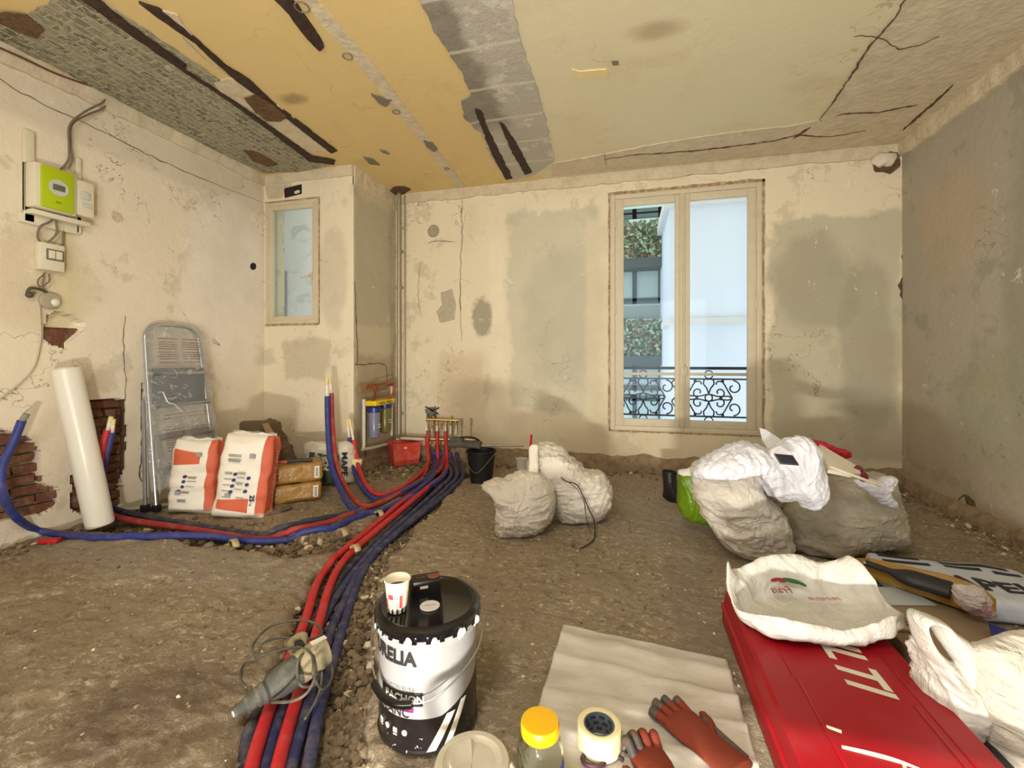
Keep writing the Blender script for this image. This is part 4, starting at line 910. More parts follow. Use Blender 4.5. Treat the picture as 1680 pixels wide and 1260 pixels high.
b = MB(); b.tube([(.02, .0, .04), (.04, -.04, .05), (.05, -.09, .05), (.04, -.1, .02), (.03, -.08, .0)], .009, 8, 6); b.sph((.04, -.09, .01), .02, (1, 1, 1), 10); b.obj('dark_plug', mat('dark_plug', (80, 74, 62), .6), sk)
# ================================================================ SACKS
def sack_mat(name, col, dirt=.4):
    n = NT(name); o = n.mix(n.noise(2.5, 5, .6), tuple(int(c*.93) for c in col), col)
    o = n.mix(n.math('MULTIPLY', n.step(n.noise(6, 6, .7), .5, .7), dirt), o, tuple(int(c*.78) for c in col))
    z = n.math('ADD', n.xyz[2], n.math('MULTIPLY', n.noise(5, 4), .12))
    o = n.mix(n.math('MULTIPLY', n.step(z, .2, .04), dirt), o, (150, 132, 108))
    for sc_, st_, dd_ in ((5, (1, 1, 2.6), .030), (9, (2.2, 1, 1), .018)):
        n.bump(n.math('ABSOLUTE', n.math('SUBTRACT', n.noise(sc_, 4, .55, 1.2, stretch=st_), .5)), .8, dd_)
    n.bump(n.noise(300, 2), .12, .001); return n.fin(o, .75)
m_sack = sack_mat('woven_sack', (212, 203, 186)); m_sackg = sack_mat('woven_sack_grey', (184, 174, 152), .5)
def plastic_mat(name, col, rough=.35, sss=.15):
    n = NT(name); o = n.mix(n.noise(5, 5, .6), tuple(int(c*.94) for c in col), col)
    n.bump(n.math('ABSOLUTE', n.math('SUBTRACT', n.noise(8, 5, .6, 1.8), .5)), .8, .022); n.bump(n.noise(40, 4, .7, 2), .25, .003); return n.fin(o, rough)
m_plast = plastic_mat('white_plastic_film', (220, 219, 224)); m_plastc = plastic_mat('cream_plastic_film', (210, 206, 194))
def sackobj(name, label, cat, pts, d, thick, m, seed=0, wr=.014, off=0, group=None, lean=0.0, wdir=(1, 1, 3), ws=7, rz=TH, fb=True, power=2.4, asym=1):
    ol, foot = outl(pts, d)
    foot = foot+FV*off
    o = puff(name, ol, thick, m, foot, rz, wr, seed, lean=lean, wdir=wdir, wscale=ws, flatbase=fb, power=power, asym=asym)
    return tag(o, label, cat, group)
sackobj('rubble_sack', 'white sack with a slumped folded neck, left one of the middle pair', 'sack',
  [(790, 798), (797, 790), (812, 785), (838, 777), (858, 772), (880, 775), (898, 786), (908, 798), (912, 812), (912, 828), (906, 846), (897, 861), (880, 874), (862, 881), (840, 884), (818, 886), (813, 876), (814, 862), (811, 848), (812, 832), (808, 818), (800, 808)], 2.82, .17, m_sack, 3, .016)
o = sackobj('rubble_sack', 'white sack with a tall bent over top, right one of the middle pair', 'sack',
  [(868, 742), (876, 731), (890, 726), (906, 727), (924, 735), (940, 748), (955, 764), (968, 772), (984, 774), (996, 783), (1003, 796), (1004, 815), (1000, 832), (990, 846), (972, 856), (950, 860), (928, 857), (912, 848), (900, 832), (888, 812), (876, 796), (866, 775)], 3.02, .19, m_sack, 8, .017)
ol, ft = outl([(868, 734), (882, 730), (884, 745), (883, 780), (878, 792), (866, 794), (862, 790), (867, 770)], 2.84)
p = puff('folded_flap', ol, .022, m_sack, (0, 0, 0), 0, .003, 5, flatbase=False, n=60, rings=12); p.parent = o; p.location = Matrix.Rotation(-TH, 3, 'Z') @ (ft-o.location)
b = MB(); cpts = [W(920, 783, 2.81), W(930, 790, 2.79), W(946, 795, 2.78), W(956, 812, 2.76), W(966, 835, 2.77), W(974, 852, 2.79), (W(976, 878, 2.76)), G(970, 890, .008), G(952, 900, .006)]
for q in cpts: q.z = max(q.z, .006)
b.tube([q-cpts[0] for q in cpts], .004, 6, 8); b.tube([q-cpts[0] for q in [W(922, 785, 2.80), W(944, 800, 2.78), W(957, 820, 2.77), W(962, 850, 2.79), G(970, 876, .006)]], .0025, 6, 8)
o = b.obj('trailing_cord', mat('black_cable', (34, 30, 30), .5), smooth=9); o.location = cpts[0]; tag(o, 'thin black cord trailing down over the right sack of the middle pair', 'cord')  # a cord trailing down over the sack
c0 = G(860, 800, 0)
# red handled tool behind the pair
b = MB(); a0, a1 = W(866, 772, 3.30), W(872, 713, 3.34); b.tube([Vector((0, 0, 0)), (a1-a0)*.5, a1-a0], .011, 8, 4, flat=.6)
b.cyl(a0-a0-UP*(a0.z-.02), Vector((0, 0, 0)), .009); o = b.obj('red_tool', mat('red_plastic', (190, 24, 36), .4)); o.location = a0; tag(o, 'red handled tool standing up behind the middle pair of white sacks', 'tool')
b = MB(); b.lathe([(.0, 0), (.05, 0), (.062, .14), (.066, .15), (.062, .15), (.058, .14), (.046, .01)], seg=28); o = b.obj('plastic_pot', m_plastc); o.location = G(858, 795, 0)+FV*.35; o.location.z = 0; tag(o, 'small translucent white pot half hidden behind the middle sacks', 'pot')
# heap on the right
sackobj('rubble_sack', 'cream full sack leaning forward, front one of the heap below the big window', 'sack',
  [(1146, 782), (1152, 768), (1168, 757), (1188, 748), (1208, 747), (1226, 754), (1238, 768), (1244, 790), (1256, 808), (1278, 832), (1296, 856), (1308, 876), (1313, 905), (1313, 938), (1300, 941), (1272, 934), (1240, 925), (1214, 914), (1198, 902), (1176, 872), (1158, 842), (1147, 812)], 2.36, .19, m_sack, 12, .015, .08)
sackobj('rubble_sack', 'grey beige wide full sack, right one of the heap below the big window', 'sack',
  [(1312, 868), (1326, 840), (1342, 822), (1372, 800), (1396, 788), (1424, 786), (1448, 790), (1462, 784), (1478, 785), (1488, 798), (1494, 824), (1500, 856), (1512, 892), (1510, 902), (1486, 908), (1450, 914), (1412, 922), (1378, 937), (1352, 936), (1330, 926), (1314, 904)], 2.45, .21, m_sackg, 17, .014, .12)
sackobj('rubble_sack', 'dull sack squeezed between the cream and the grey ones of the heap', 'sack',
  [(1240, 770), (1300, 765), (1345, 780), (1350, 830), (1345, 868), (1325, 890), (1290, 895), (1262, 880), (1245, 830)], 2.85, .16, m_sackg, 21, .012, .0)
sackobj('white_plastic_sheet', 'crumpled white plastic film draped over the heap of sacks at the left', 'plastic sheet',
  [(1146, 778), (1156, 763), (1176, 750), (1196, 737), (1222, 731), (1252, 733), (1276, 742), (1298, 750), (1312, 772), (1318, 800), (1314, 824), (1300, 828), (1276, 822), (1262, 802), (1244, 782), (1236, 768), (1222, 752), (1200, 746), (1178, 756), (1160, 768), (1152, 790)], 2.24, .15, m_plast, 25, .016, .06, wdir=(1.4, 1, 1.4), ws=9, fb=False)
sackobj('white_carrier_bag', 'shiny white carrier bag hanging down over the middle of the sack heap', 'bag',
  [(1276, 752), (1288, 738), (1304, 726), (1322, 722), (1340, 724), (1352, 738), (1360, 762), (1364, 792), (1366, 815), (1360, 832), (1348, 845), (1338, 842), (1326, 830), (1310, 820), (1300, 800), (1288, 780)], 2.15, .11, m_plast, 31, .013, .07, wdir=(1.6, 1, 1), ws=9, fb=False)
sackobj('white_hood_cloth', 'shiny white plastic flap folded over the right sack of the heap', 'plastic sheet',
  [(1408, 790), (1430, 785), (1450, 790), (1462, 782), (1478, 786), (1470, 798), (1458, 800), (1470, 816), (1478, 836), (1474, 840), (1456, 834), (1430, 812)], 2.26, .05, m_plast, 35, .008, .03, wdir=(1.5, 1, 2), ws=10, fb=False)
def flat_thing(name, label, cat, px, d0, d1, thick, m, parent=None, vary=None, wr=0):
    """a thin plate given by its photo corners, each with its own distance"""
    P = [W(u, v, d) for (u, v, d) in px]; c = sum(P, Vector())/len(P); nr = Vector()
    for i in range(len(P)): nr += (P[i]-c).cross(P[(i+1) % len(P)]-c)
    nr.normalize(); P = [p-nr*(p-c).dot(nr) for p in P]
    if wr: P = jagged(P, wr, .02, 12)
    b = MB(); b.prism([p-c for p in P], nr*thick); o = b.obj(name, m, parent, smooth=0)
    if not parent: o.location = c; tag(o, label, cat)
    return o, c, nr
flat_thing('paper_sheet', 'stiff white sheet of paper sticking up at the back of the sack heap', 'paper', [(1246, 700, 2.45), (1256, 703, 2.43), (1285, 722, 2.35), (1312, 742, 2.30), (1300, 748, 2.28), (1262, 735, 2.32), (1250, 726, 2.4)], 0, 0, .004, m_plast)
b = MB(); c = W(1290, 754, 2.02); b.box((0, 0, 0), (.090, .055, .012), (math.radians(38), .1, .0), bev=.005, seg=3); ph = b.obj('phone', mat('dark_phone', (40, 46, 60), .25, 0, .1, 5, 0)); ph.location = c; ph.rotation_euler = (0, 0, TH+.1); tag(ph, 'dark mobile phone lying on the white plastic of the sack heap', 'phone')
b = MB(); b.box((0, 0, 0), (.094, .059, .007), (math.radians(38), .1, .0), bev=.003); b.obj('silver_edge', m_steel, ph)
sackobj('red_cloth', 'dark red cloth at the very top of the sack heap', 'cloth', [(1332, 722), (1350, 726), (1372, 734), (1390, 739), (1393, 750), (1380, 752), (1356, 744), (1338, 734)], 2.50, .07, mat('red_cloth', (168, 18, 36), .8, 0, .2, 10, .5), 36, .008, 0, fb=False)
flat_thing('cardboard_folder', 'pale folder lying slanted on the sack heap, red and white at its end', 'folder', [(1340, 730, 2.5), (1360, 736, 2.42), (1408, 762, 2.28), (1412, 778, 2.22), (1396, 780, 2.2), (1362, 764, 2.2)], 0, 0, .02, mat('cream_board', (216, 204, 184), .7, 0, .08, 8))
b = MB(); e0, e1 = W(1362, 766, 2.17), W(1445, 797, 2.17); b.cyl(Vector((0, 0, 0)), e1-e0, .007); o = b.obj('thin_stick', mat('pale_stick', (214, 200, 172), .6)); o.location = e0; tag(o, 'thin pale stick lying across the sack heap below the folder', 'stick')
for k, (u, v) in enumerate(((1408, 772), (1416, 782))):
    b = MB(); b.sph((0, 0, 0), .022, (1, .8, 1.3), 12)
    for w in b.bm.verts: w.co += noise.noise_vector(w.co*40)*.006
    o = b.obj('wine_red_rag', mat('wine_rag', (104, 28, 44), .8)); o.location = W(u, v, 2.26-.03*k); tag(o, ['small wine red rag tucked at the end of the pale folder', 'second wine red scrap just below the rag by the folder'][k], 'rag')
sackobj('green_bag', 'glossy green and white shopping bag standing left of the sack heap', 'bag',
  [(1117, 782), (1124, 772), (1148, 768), (1175, 770), (1182, 800), (1184, 850), (1176, 868), (1152, 866), (1134, 860), (1122, 848), (1117, 820)], 2.74, .12,
  (lambda n: (n.fin(n.mix(n.step(n.math('ADD', n.xyz[2], n.math('MULTIPLY', n.xyz[0], -.10)), .385, .392), (92, 122, 16), (226, 224, 222)), .22), n.bump(n.noise(8, 5, .7, 2), .5, .02))[0])(NT('green_bag_film')), 41, .010, .06, wdir=(2, 1, 1))
m_boot = mat('black_rubber', (30, 28, 30), .5, 0, .2, 10, .2)
bt_ = None
for k, (u, v) in enumerate(((1102, 800), (1117, 812))):
    t = thing('rubber_boot', ['black rubber boot standing left of the green bag, the farther one', 'black rubber boot tucked against the green bag, the nearer one'][k], 'boot', (0, 0, 0), TH+.3, 'black boots')
    t.location = G(u, 821-(-3 if k else 3), 0)
    b = MB(); b.rings([[Vector((x0+r1*math.cos(a), y0+r2*math.sin(a), z)) for a in [i*PI/9 for i in range(18)]] for (x0, y0, r1, r2, z) in ((.0, -.03, .045, .12, 0), (0, -.03, .05, .125, .02), (0, -.025, .048, .115, .06), (0, .0, .047, .09, .09), (0, .03, .045, .055, .13), (0, .035, .05, .058, .21), (0, .035, .046, .054, .21), (0, .035, .04, .05, .12))])
    b.obj('shaft', m_boot, t); b = MB(); b.rings([[Vector((r1*math.cos(a), -.03+r2*math.sin(a), z)) for a in [i*PI/9 for i in range(18)]] for (r1, r2, z) in ((.05, .128, -.004), (.053, .131, .018))]); b.obj('sole', mat('black_sole', (20, 19, 20), .7), t)
# ================================================================ LEFT SIDE
# foam roll
fr0 = Vector((XL+.30, 2.14, .0)); fa = G(166, 868, 0); fb = W(108, 603, 2.78); ax = (fb-fa)
t = thing('foam_roll', 'tall white foam film roll leaning against the left wall', 'roll', fa)
b = MB(); L = ax.length; b.lathe([(.070, .03), (.074, .04), (.074, L*.5), (.074, L-.012), (.066, L-.003)], (0, 0, 0), 40, ax); b.obj('foam_wrap', mat('white_foam', (226, 222, 206), .32, 0, .05, 4, .12, 30, .004), t)
b = MB(); b.lathe([(.02, L-.004), (.034, L-.004), (.034, L+.004), (.02, L+.004)], (0, 0, 0), 24, ax, caps=False); b.obj('core_tube', mat('cream_board', (216, 204, 184)), t)
# ladder in clear film
lad = thing('step_ladder', 'aluminium step ladder wrapped in clear film, leaning on the left wall', 'ladder', (0, 0, 0), 0)
la = G(257, 840, .0); lb = Vector((la.x+.02, la.y+.50, 0)); lad.location = la
TXp = -3.475
def LD(y, z, off=0):      # y 0..1 across, z height; leans back to the wall
    yy = la.y+.05*z/1.36+(.50-.08*z/1.36)*y; xx = la.x+(TXp-la.x)*z/1.36+off
    return Vector((xx, yy, z))-la
m_alu = mat('ladder_aluminium', (188, 190, 192), .3, .85, .1, 20)
b = MB(); HT = 1.36
b.tube([LD(0, .03), LD(0, .6), LD(0, 1.2), LD(.03, 1.30), LD(.18, HT), LD(.5, HT+.01), LD(.82, HT), LD(.97, 1.30), LD(1, 1.2), LD(1, .6), LD(1, .03)], .017, 10, 6); b.obj('front_frame', m_alu, lad)
b = MB(); b.tube([LD(-.04, .02, -.08), LD(-.04, .8, -.03)], .013, 8, 2); b.tube([LD(1.04, .02, -.08), LD(1.04, .8, -.03)], .013, 8, 2); b.tube([LD(-.04, .8, -.03), LD(.02, .86, .0)], .012, 8, 2); b.tube([LD(1.04, .8, -.03), LD(.98, .86, .0)], .012, 8, 2); b.obj('rear_frame', m_alu, lad)
for k, z in enumerate((.28, .52, .76, 1.0)):
    b = MB(); q = LD(.5, z); b.box((q.x+.02, q.y, q.z), (.075, .44, .022), (0, .28, 0), bev=.005)
    for j in range(5): b.box((q.x+.02+(-.028+.014*j)*.95, q.y, q.z+.013-(-.028+.014*j)*.28), (.005, .42, .004), (0, .28, 0))
    b.obj('tread', m_alu, lad)
b = MB(); q = LD(.5, .90); b.box((q.x+.015, q.y, q.z), (.03, .40, .27), (0, -.06, 0), bev=.008); b.obj('folded_platform', mat('dark_grey_platform', (84, 92, 96), .5, .2, .15, 12, .5, 80), lad)
b = MB()
for y_, o_ in ((0, 0), (1, 0), (-.04, -.08), (1.04, -.08)): q = LD(y_, .02, o_); b.box((q.x, q.y, .028), (.045, .045, .05), bev=.006)
b.obj('rubber_foot', m_boot, lad)
n = NT('clear_wrap'); tr = n.t.nodes.new('ShaderNodeBsdfTransparent'); tr.inputs[0].default_value = (.96, .96, .96, 1); gl = n.t.nodes.new('ShaderNodeBsdfPrincipled'); gl.inputs['Roughness'].default_value = .18; gl.inputs['Base Color'].default_value = (.75, .76, .76, 1)
bp = n.t.nodes.new('ShaderNodeBump'); bp.inputs['Strength'].default_value = .9; bp.inputs['Distance'].default_value = .02; n.t.links.new(n.noise(9, 6, .7, 2.2), bp.inputs['Height']); n.t.links.new(bp.outputs[0], gl.inputs['Normal'])
mx = n.t.nodes.new('ShaderNodeMixShader')
fac = n.math('ADD', .20, n.math('MULTIPLY', n.step(n.noise(14, 4, .7, 1.5), .56, .66), .35))
n.t.links.new(fac, mx.inputs[0]); n.t.links.new(tr.outputs[0], mx.inputs[1]); n.t.links.new(gl.outputs[0], mx.inputs[2]); n.t.links.new(mx.outputs[0], n.t.nodes['Material Output'].inputs['Surface']); m_wrap = n.m
def wrapfn(i, j):
    z = .16+i*1.22; s = j*2*PI; w = .30-.02*i; yy = .5+.60*math.cos(s)*(1 if i < .9 else math.sqrt(max(.02, 1-((i-.9)/.1)**2*.6))); off = .045*math.sin(s)+(.02)
    p = LD(yy, z, off); return p+noise.noise_vector(p*6)*.014
sheet('film_wrap', wrapfn, 40, 48, m_wrap, lad, solid=0)
# print on backing card inside the film
m_ink = mat('printed_brown', (128, 104, 86), .7)
b = MB()
for blk, (z0_, z1_) in enumerate(((1.08, 1.26), (.66, .70), (.42, .60), (.18, .34))):
    for c_ in (0, 1):
        k = 0; z = z0_
        while z < z1_:
            q = LD(.28+.42*c_, z, .062); b.box(q, (.001, .16*random.uniform(.85, 1), .0055)); z += .017 if k % 4 else .026; k += 1
b.obj('printed_lines', m_ink, lad, smooth=0)
b = MB(); b.tube([LD(.15, .86, .05), LD(.2, .78, .06), LD(.3, .76, .06), LD(.42, .70, .055)], .005, 6, 6); b.obj('white_cord', m_pex, lad)
# plaster sacks
m_orange = (204, 98, 66)
def plaster_sack(label, px, d, rz, lean, flip, seed, w=.30, dep=.16, h=.52):
    t = thing('plaster_sack', label, 'sack', G(*px, 0), rz, 'orange and white plaster sacks'); t.rotation_euler = (lean[0], lean[1], rz)
    b = MB(); b.box((0, 0, h/2), (w, dep, h)); bmesh.ops.subdivide_edges(b.bm, edges=b.bm.edges[:], cuts=22, use_grid_fill=True)
    sd = Vector((seed, 0, 0))
    def puffit(c):
        x, y, z = c.x/(w/2), c.y/(dep/2), (c.z-h/2)/(h/2); k = (1-abs(x)**4)*(1-abs(z)**6)
        q = c.copy(); q.y *= .72+.40*k; q.x *= 1+.04*(1-abs(z)**4)-.03*z
        q.y *= 1-.35*max(0, z-.75)/.25
        n_ = noise.noise_vector(c*7+sd)*.016+noise.noise_vector(Vector((c.x*5, c.y*5, c.z*16))+sd)*.011*(1+flip*1.2*(abs(z) < .3)); q += n_
        if q.z < .01: q.z = max(q.z, .0)
        return q
    b.warp(puffit); n = NT('plaster_sack_paper_%d' % seed)
    cream = n.mix(n.noise(4, 5, .6), (226, 218, 200), (236, 229, 214)); o = cream
    o = n.mix(n.step(n.xyz[0], w*.335, w*.350), o, n.mix(n.noise(8, 5), (196, 90, 60), m_orange))
    o = n.mix(n.math('MULTIPLY', n.step(n.xyz[2], .05, .02), 1.0), o, (200, 192, 174))
    tx = n.math('MULTIPLY', n.math('ABSOLUTE', n.math('SUBTRACT', n.xyz[2], .40 if flip else .09)), 1.0)
    tri = n.math('MULTIPLY', n.step(n.math('SUBTRACT', tx, n.math('MULTIPLY', n.xyz[0], -.10 if flip else .10)), .046, .042), n.math('MULTIPLY', n.step(n.xyz[0], -w*.46, -w*.45), n.step(n.xyz[0], w*.20, w*.19)))
    o = n.mix(n.math('MULTIPLY', tri, n.step(n.xyz[1], 0, -.01)), o, m_orange)
    n.bump(n.noise(14, 6, .7, 1), .45, .012); mm = n.fin(o, .6)
    b.obj('paper_bag', mm, t, smooth=9)
    navy = mat('navy_print', (44, 56, 104), .6); grey = mat('grey_print', (150, 150, 146), .7)
    def fr(x, z): k = (1-abs(x/(w/2))**4)*(1-abs((z-h/2)/(h/2))**6); return -dep/2*(.72+.40*k)*(1-.35*max(0, (z-h/2)/(h/2)-.75)/.25)-.012
    b = MB()
    for (x, z) in ([(-.04, .30), (-.045, .26), (-.05, .22), (-.055, .18), (.05, .28), (.045, .235), (.04, .19)] if not flip else [(-.03, .27), (-.035, .235), (-.04, .2), (-.07, .165)]):
        b.lathe([(.0005, 0), (.011, 0), (.011, .012), (.0005, .012)], (x, fr(x, z)-.002, z), 14, (0, 1, 0))
    b.obj('round_symbol', navy, t, smooth=0)
    b = MB(); r = random.Random(seed)
    for (x, z, ww) in ([(-.085, .31, .05), (-.085, .30, .045), (-.085, .265, .045), (-.09, .225, .04), (-.09, .185, .045), (.0, .315, .05), (0, .305, .05), (0, .28, .05), (-.005, .245, .05), (-.005, .235, .04), (-.01, .2, .05), (-.06, .40, .08), (-.06, .392, .08), (-.06, .384, .07), (-.06, .42, .08), (-.06, .43, .08), (-.08, .145, .05), (.01, .145, .05)] if not flip else [(.02, .27, .06), (.02, .262, .05), (.02, .24, .06), (.01, .205, .06), (-.02, .165, .06), (-.02, .157, .05), (-.04, .11, .06), (-.04, .102, .05), (-.04, .094, .06)]):
        b.box((x, fr(x, z)-.000, z), (ww, .008, .0035))
    for (x, z) in ((.055, .43), (-.07, .155)): b.box((x, fr(x, z), z), (.035, .008, .028))
    b.obj('printed_lines', grey, t, smooth=0)
    wh = mat('white_print', (240, 230, 218), .6)
    b = MB(); xs_ = w/2*1.03+.006
    b.text('MAP 2  ENDUIT', .050, lambda v: Vector((xs_+.006, v.y*.9+.0, .30-v.x*1.0)), .004); b.obj('lettering', wh, t, smooth=0)
    if not flip:
        b = MB(); b.text('25', .045, lambda v: Vector((w*.28+v.y, fr(w*.28, .14)-.001, .145-v.x)), .004, bold=.0015); b.text('kg', .022, lambda v: Vector((w*.27+v.y, fr(w*.28, .10)-.001, .105-v.x)), .004); b.obj('weight_mark', navy, t, smooth=0)
    b = MB(); b.rings([[Vector((w*.47*math.cos(a)*k, dep*.22*math.sin(a), h+z_+.008*math.sin(a*5))) for a in [i*PI/10 for i in range(20)]] for k, z_ in ((1, -.03), (1.02, .008), (.7, .014))]); b.obj('folded_top', m_plastc, t)
    return t
plaster_sack('orange and white plaster sack slumped in front of the ladder, left of the two', (322, 838), 3.1, .30, (-.03, .06), 1, 4, .30, .18, .52)
plaster_sack('orange and white 25 kg plaster sack tilted forward, right of the two', (398, 846), 3.0, .34, (-.10, .10), 0, 9, .32, .18, .57)
# brown wrapped packs
m_kraft = mat('brown_wrapped', (150, 112, 52), .38, 0, .25, 6, .8, 14, .02)
for k, (u, v, z, lab) in enumerate(((468, 826, 0, 'brown film wrapped pack lying on the floor, lower one of the two beside the sack'), (470, 826, .150, 'brown film wrapped pack lying on top of the other beside the orange sack'))):
    t = thing('wrapped_pack', lab, 'package', (0, 0, 0), TH+.52, 'brown wrapped packs'); g = G(u, v, 0); g.z = z; t.location = g+FV*.10
    b = MB(); b.box((0, 0, .075), (.42, .25, .144), bev=.03, seg=4)
    bmesh.ops.subdivide_edges(b.bm, edges=[e for e in b.bm.edges if e.calc_length() > .08], cuts=10, use_grid_fill=True)
    for w in b.bm.verts: w.co += noise.noise_vector(w.co*9+Vector((k*4, 0, 0)))*.009; w.co.z = max(.0, w.co.z)
    b.obj('wrapping', m_kraft, t, smooth=9)
    b = MB(); b.box((.16, -.130, .075), (.035, .004, .09)); lb_ = b.obj('white_label', m_pex, t)
    b = MB()
    for j in range(6): b.box((.16, -.1325, .045+j*.012), (.022, .002, .006))
    b.obj('label_print', mat('lettering_dark', (40, 40, 60)), lb_)
t = thing('utility_knife', 'orange and black hand tool with a steel end lying on the upper brown pack', 'tool', (0, 0, 0), TH+.35)
t.location = W(478, 753, 3.42); t.location.z = .312
b = MB(); b.tube([(-.03, 0, 0), (.06, 0, .003), (.15, 0, .0)], .014, 8, 5); b.obj('black_grip', m_boot, t)
b = MB(); b.cyl((-.09, 0, 0), (-.03, 0, 0), .009); b.obj('orange_collar', mat('orange_plastic', (206, 74, 30), .5), t)
b = MB(); b.cyl((-.15, 0, 0), (-.09, 0, 0), .013, .010); b.obj('steel_end', m_steel, t)
# sack with dark green panels standing behind
mg = thing('mortar_sack', 'dusty white mortar sack with dark green panels behind the brown packs', 'sack', G(535, 797, 0)+FV*.06, TH-.1)
ol, ft = outl([(486, 735), (500, 728), (530, 727), (555, 725), (570, 728), (574, 742), (574, 770), (572, 788), (562, 794), (530, 797), (500, 796), (488, 780)], 3.87)
p = puff('paper_bag', ol, .11, mat('dusty_white_paper', (208, 202, 182), .7, 0, .1, 5, .6, 20, .012, .4), (0, 0, 0), 0, .010, 51); p.parent = mg
b = MB()
for (x, w_, z, h_) in ((-.10, .05, .30, .12), (-.03, .045, .28, .14), (.045, .10, .22, .24), (.118, .035, .20, .28)):
    b.box((x, -.104, z-.06), (w_, .012, h_), (0, .06, 0), bev=.004)
b.obj('green_panel', mat('dark_green_print', (58, 74, 54), .7, 0, .2, 10), mg)
b = MB(); b.text('MAPE', .085, lambda v: Vector((.185+v.y*.7, -.088+v.y*.3, .20-v.x)), .004, bold=.002); b.obj('lettering', mat('black_print', (36, 32, 30), .7), mg, smooth=0)
# dusty bag of rubble in the corner
sackobj('dusty_sack', 'dark dusty crumpled sack heaped in the corner under the small window', 'sack',
  [(412, 712), (424, 700), (438, 690), (450, 691), (456, 706), (464, 722), (478, 742), (486, 760), (484, 785), (460, 792), (430, 792), (410, 780)], 4.0, .14, mat('dust_brown', (112, 92, 70), .95, 0, .3, 8, .8, 22, .015), 61, .022, 0, ws=9)
flat_thing('cardboard_strip', 'brown cardboard strip leaning on the dusty sack in the corner', 'cardboard', [(430, 695, 3.75), (440, 694, 3.76), (458, 724, 3.6), (452, 732, 3.55), (444, 728, 3.58)], 0, 0, .008, mat('cardboard', (164, 140, 104), .85, 0, .1, 8, .2))
b = MB(); b.box((0, 0, .0), (.20, .05, .045), bev=.012); o = b.obj('black_case', m_boot); o.location = W(414, 714, 3.35); o.rotation_euler = (0, .08, TH); tag(o, 'small black case lying behind the top of the right plaster sack', 'case')
bk = MB(); bk.box((0, 0, .28), (.3, .2, .56), bev=.03)
for w in bk.bm.verts: w.co += noise.noise_vector(w.co*8)*.02; w.co.z = max(0, w.co.z)
o = bk.obj('covered_stack', mat('dust_brown', (112, 92, 70))); o.location = G(418, 800, 0)+FV*.10; o.location.z = 0; tag(o, 'dusty bundle standing behind the right plaster sack and under the black case', 'bundle')
sackobj('pink_bag_corner', 'crumpled salmon paper sticking out behind the right plaster sack', 'paper', [(380, 716), (392, 712), (400, 710), (410, 716), (412, 722), (384, 722)], 3.32, .025, mat('salmon_paper', (224, 122, 98), .7, 0, .15, 10, .4), 66, .004, 0, fb=False, ws=20)
# red crate, bucket
cr = thing('red_crate', 'scuffed red plastic crate on the rubble under the white pipe', 'crate', G(660, 762, 0)+FV*.06, TH+.55)
m_rc = mat('red_crate_plastic', (206, 62, 40), .5, 0, .15, 8, .3, 40, .004, .35, (196, 150, 130))
def openbox(x0, y0, x1, y1, h, t_): return [[Vector((sx*x, sy*y, z)) for sx, sy in ((-1, -1), (1, -1), (1, 1), (-1, 1))] for x, y, z in ((x0, y0, 0), (x1, y1, h), (x1+.008, y1+.008, h), (x1+.008, y1+.008, h+.01), (x1-t_, y1-t_, h+.01), (x0-t_, y0-t_, .01))]
b = MB(); b.rings(openbox(.13, .10, .15, .12, .22, .008)); b.obj('shell', m_rc, cr, smooth=0)
b = MB()
for z in (.06, .12, .17): b.box((0, -.113-z*.06, z), (.24, .008, .01)); b.box((.138+z*.09, 0, z), (.008, .2, .01))
b.obj('rib', m_rc, cr)
b = MB(); b.box((-.02, -.125, .18), (.03, .004, .03)); b.box((.150, .0, .1), (.006, .15, .05)); b.obj('paper_label', mat('worn_label', (222, 200, 186), .8, 0, .2, 30), cr)
bu = thing('black_bucket', 'black rubber builder bucket left of the middle sacks', 'bucket', G(788, 798, 0)+FV*.13, TH)
b = MB(); b.lathe([(.085, 0), (.095, .0), (.128, .27), (.138, .275), (.138, .29), (.128, .29), (.09, .02)], seg=44); b.obj('bucket_body', mat('black_bucket', (20, 19, 19), .55, 0, .2, 10), bu)
b = MB(); b.tube([(-.136, 0, .27), (-.13, -.06, .20), (-.05, -.145, .12), (.02, -.15, .16), (.10, -.11, .25), (.136, 0, .27)], .003, 6, 8); b.obj('wire_handle', m_steel, bu)
tl = thing('mixing_tool', 'dust covered grey power tool resting across the top of the black bucket', 'tool', W(768, 737, 3.98), TH)
tl.location.z = .312
b = MB(); b.box((-.03, 0, .03), (.30, .17, .045), (.0, .06, 0), bev=.015); b.box((-.1, 0, .065), (.12, .12, .05), bev=.02)
bmesh.ops.subdivide_edges(b.bm, edges=[e for e in b.bm.edges if e.calc_length() > .08], cuts=6, use_grid_fill=True)
for w in b.bm.verts: w.co += noise.noise_vector(w.co*14)*.010
b.obj('body', mat('dusty_dark_grey', (84, 82, 74), .9, 0, .25, 14, .5, 60, .005, .4, (130, 122, 104)), tl)
b = MB(); b.cyl((.10, 0, .01), (.50, .05, .0), .007); b.obj('steel_shaft', m_steel, tl)
b = MB(); b.tube([(-.1, -.02, .08), (-.02, -.05, .10), (.05, -.03, .09), (.1, .0, .06)], .008, 8, 5); b.obj('cable', m_boot, tl)
b = MB(); b.box((0, 0, .012), (.10, .045, .024), bev=.006); o = b.obj('red_offcut', mat('red_plastic', (190, 24, 36))); o.location = G(82, 889, 0); o.location.z = fz(o.location.x, o.location.y)+.003; o.rotation_euler = (0, 0, TH+.2); tag(o, 'small red plastic piece on the floor in front of the foam roll', 'offcut')
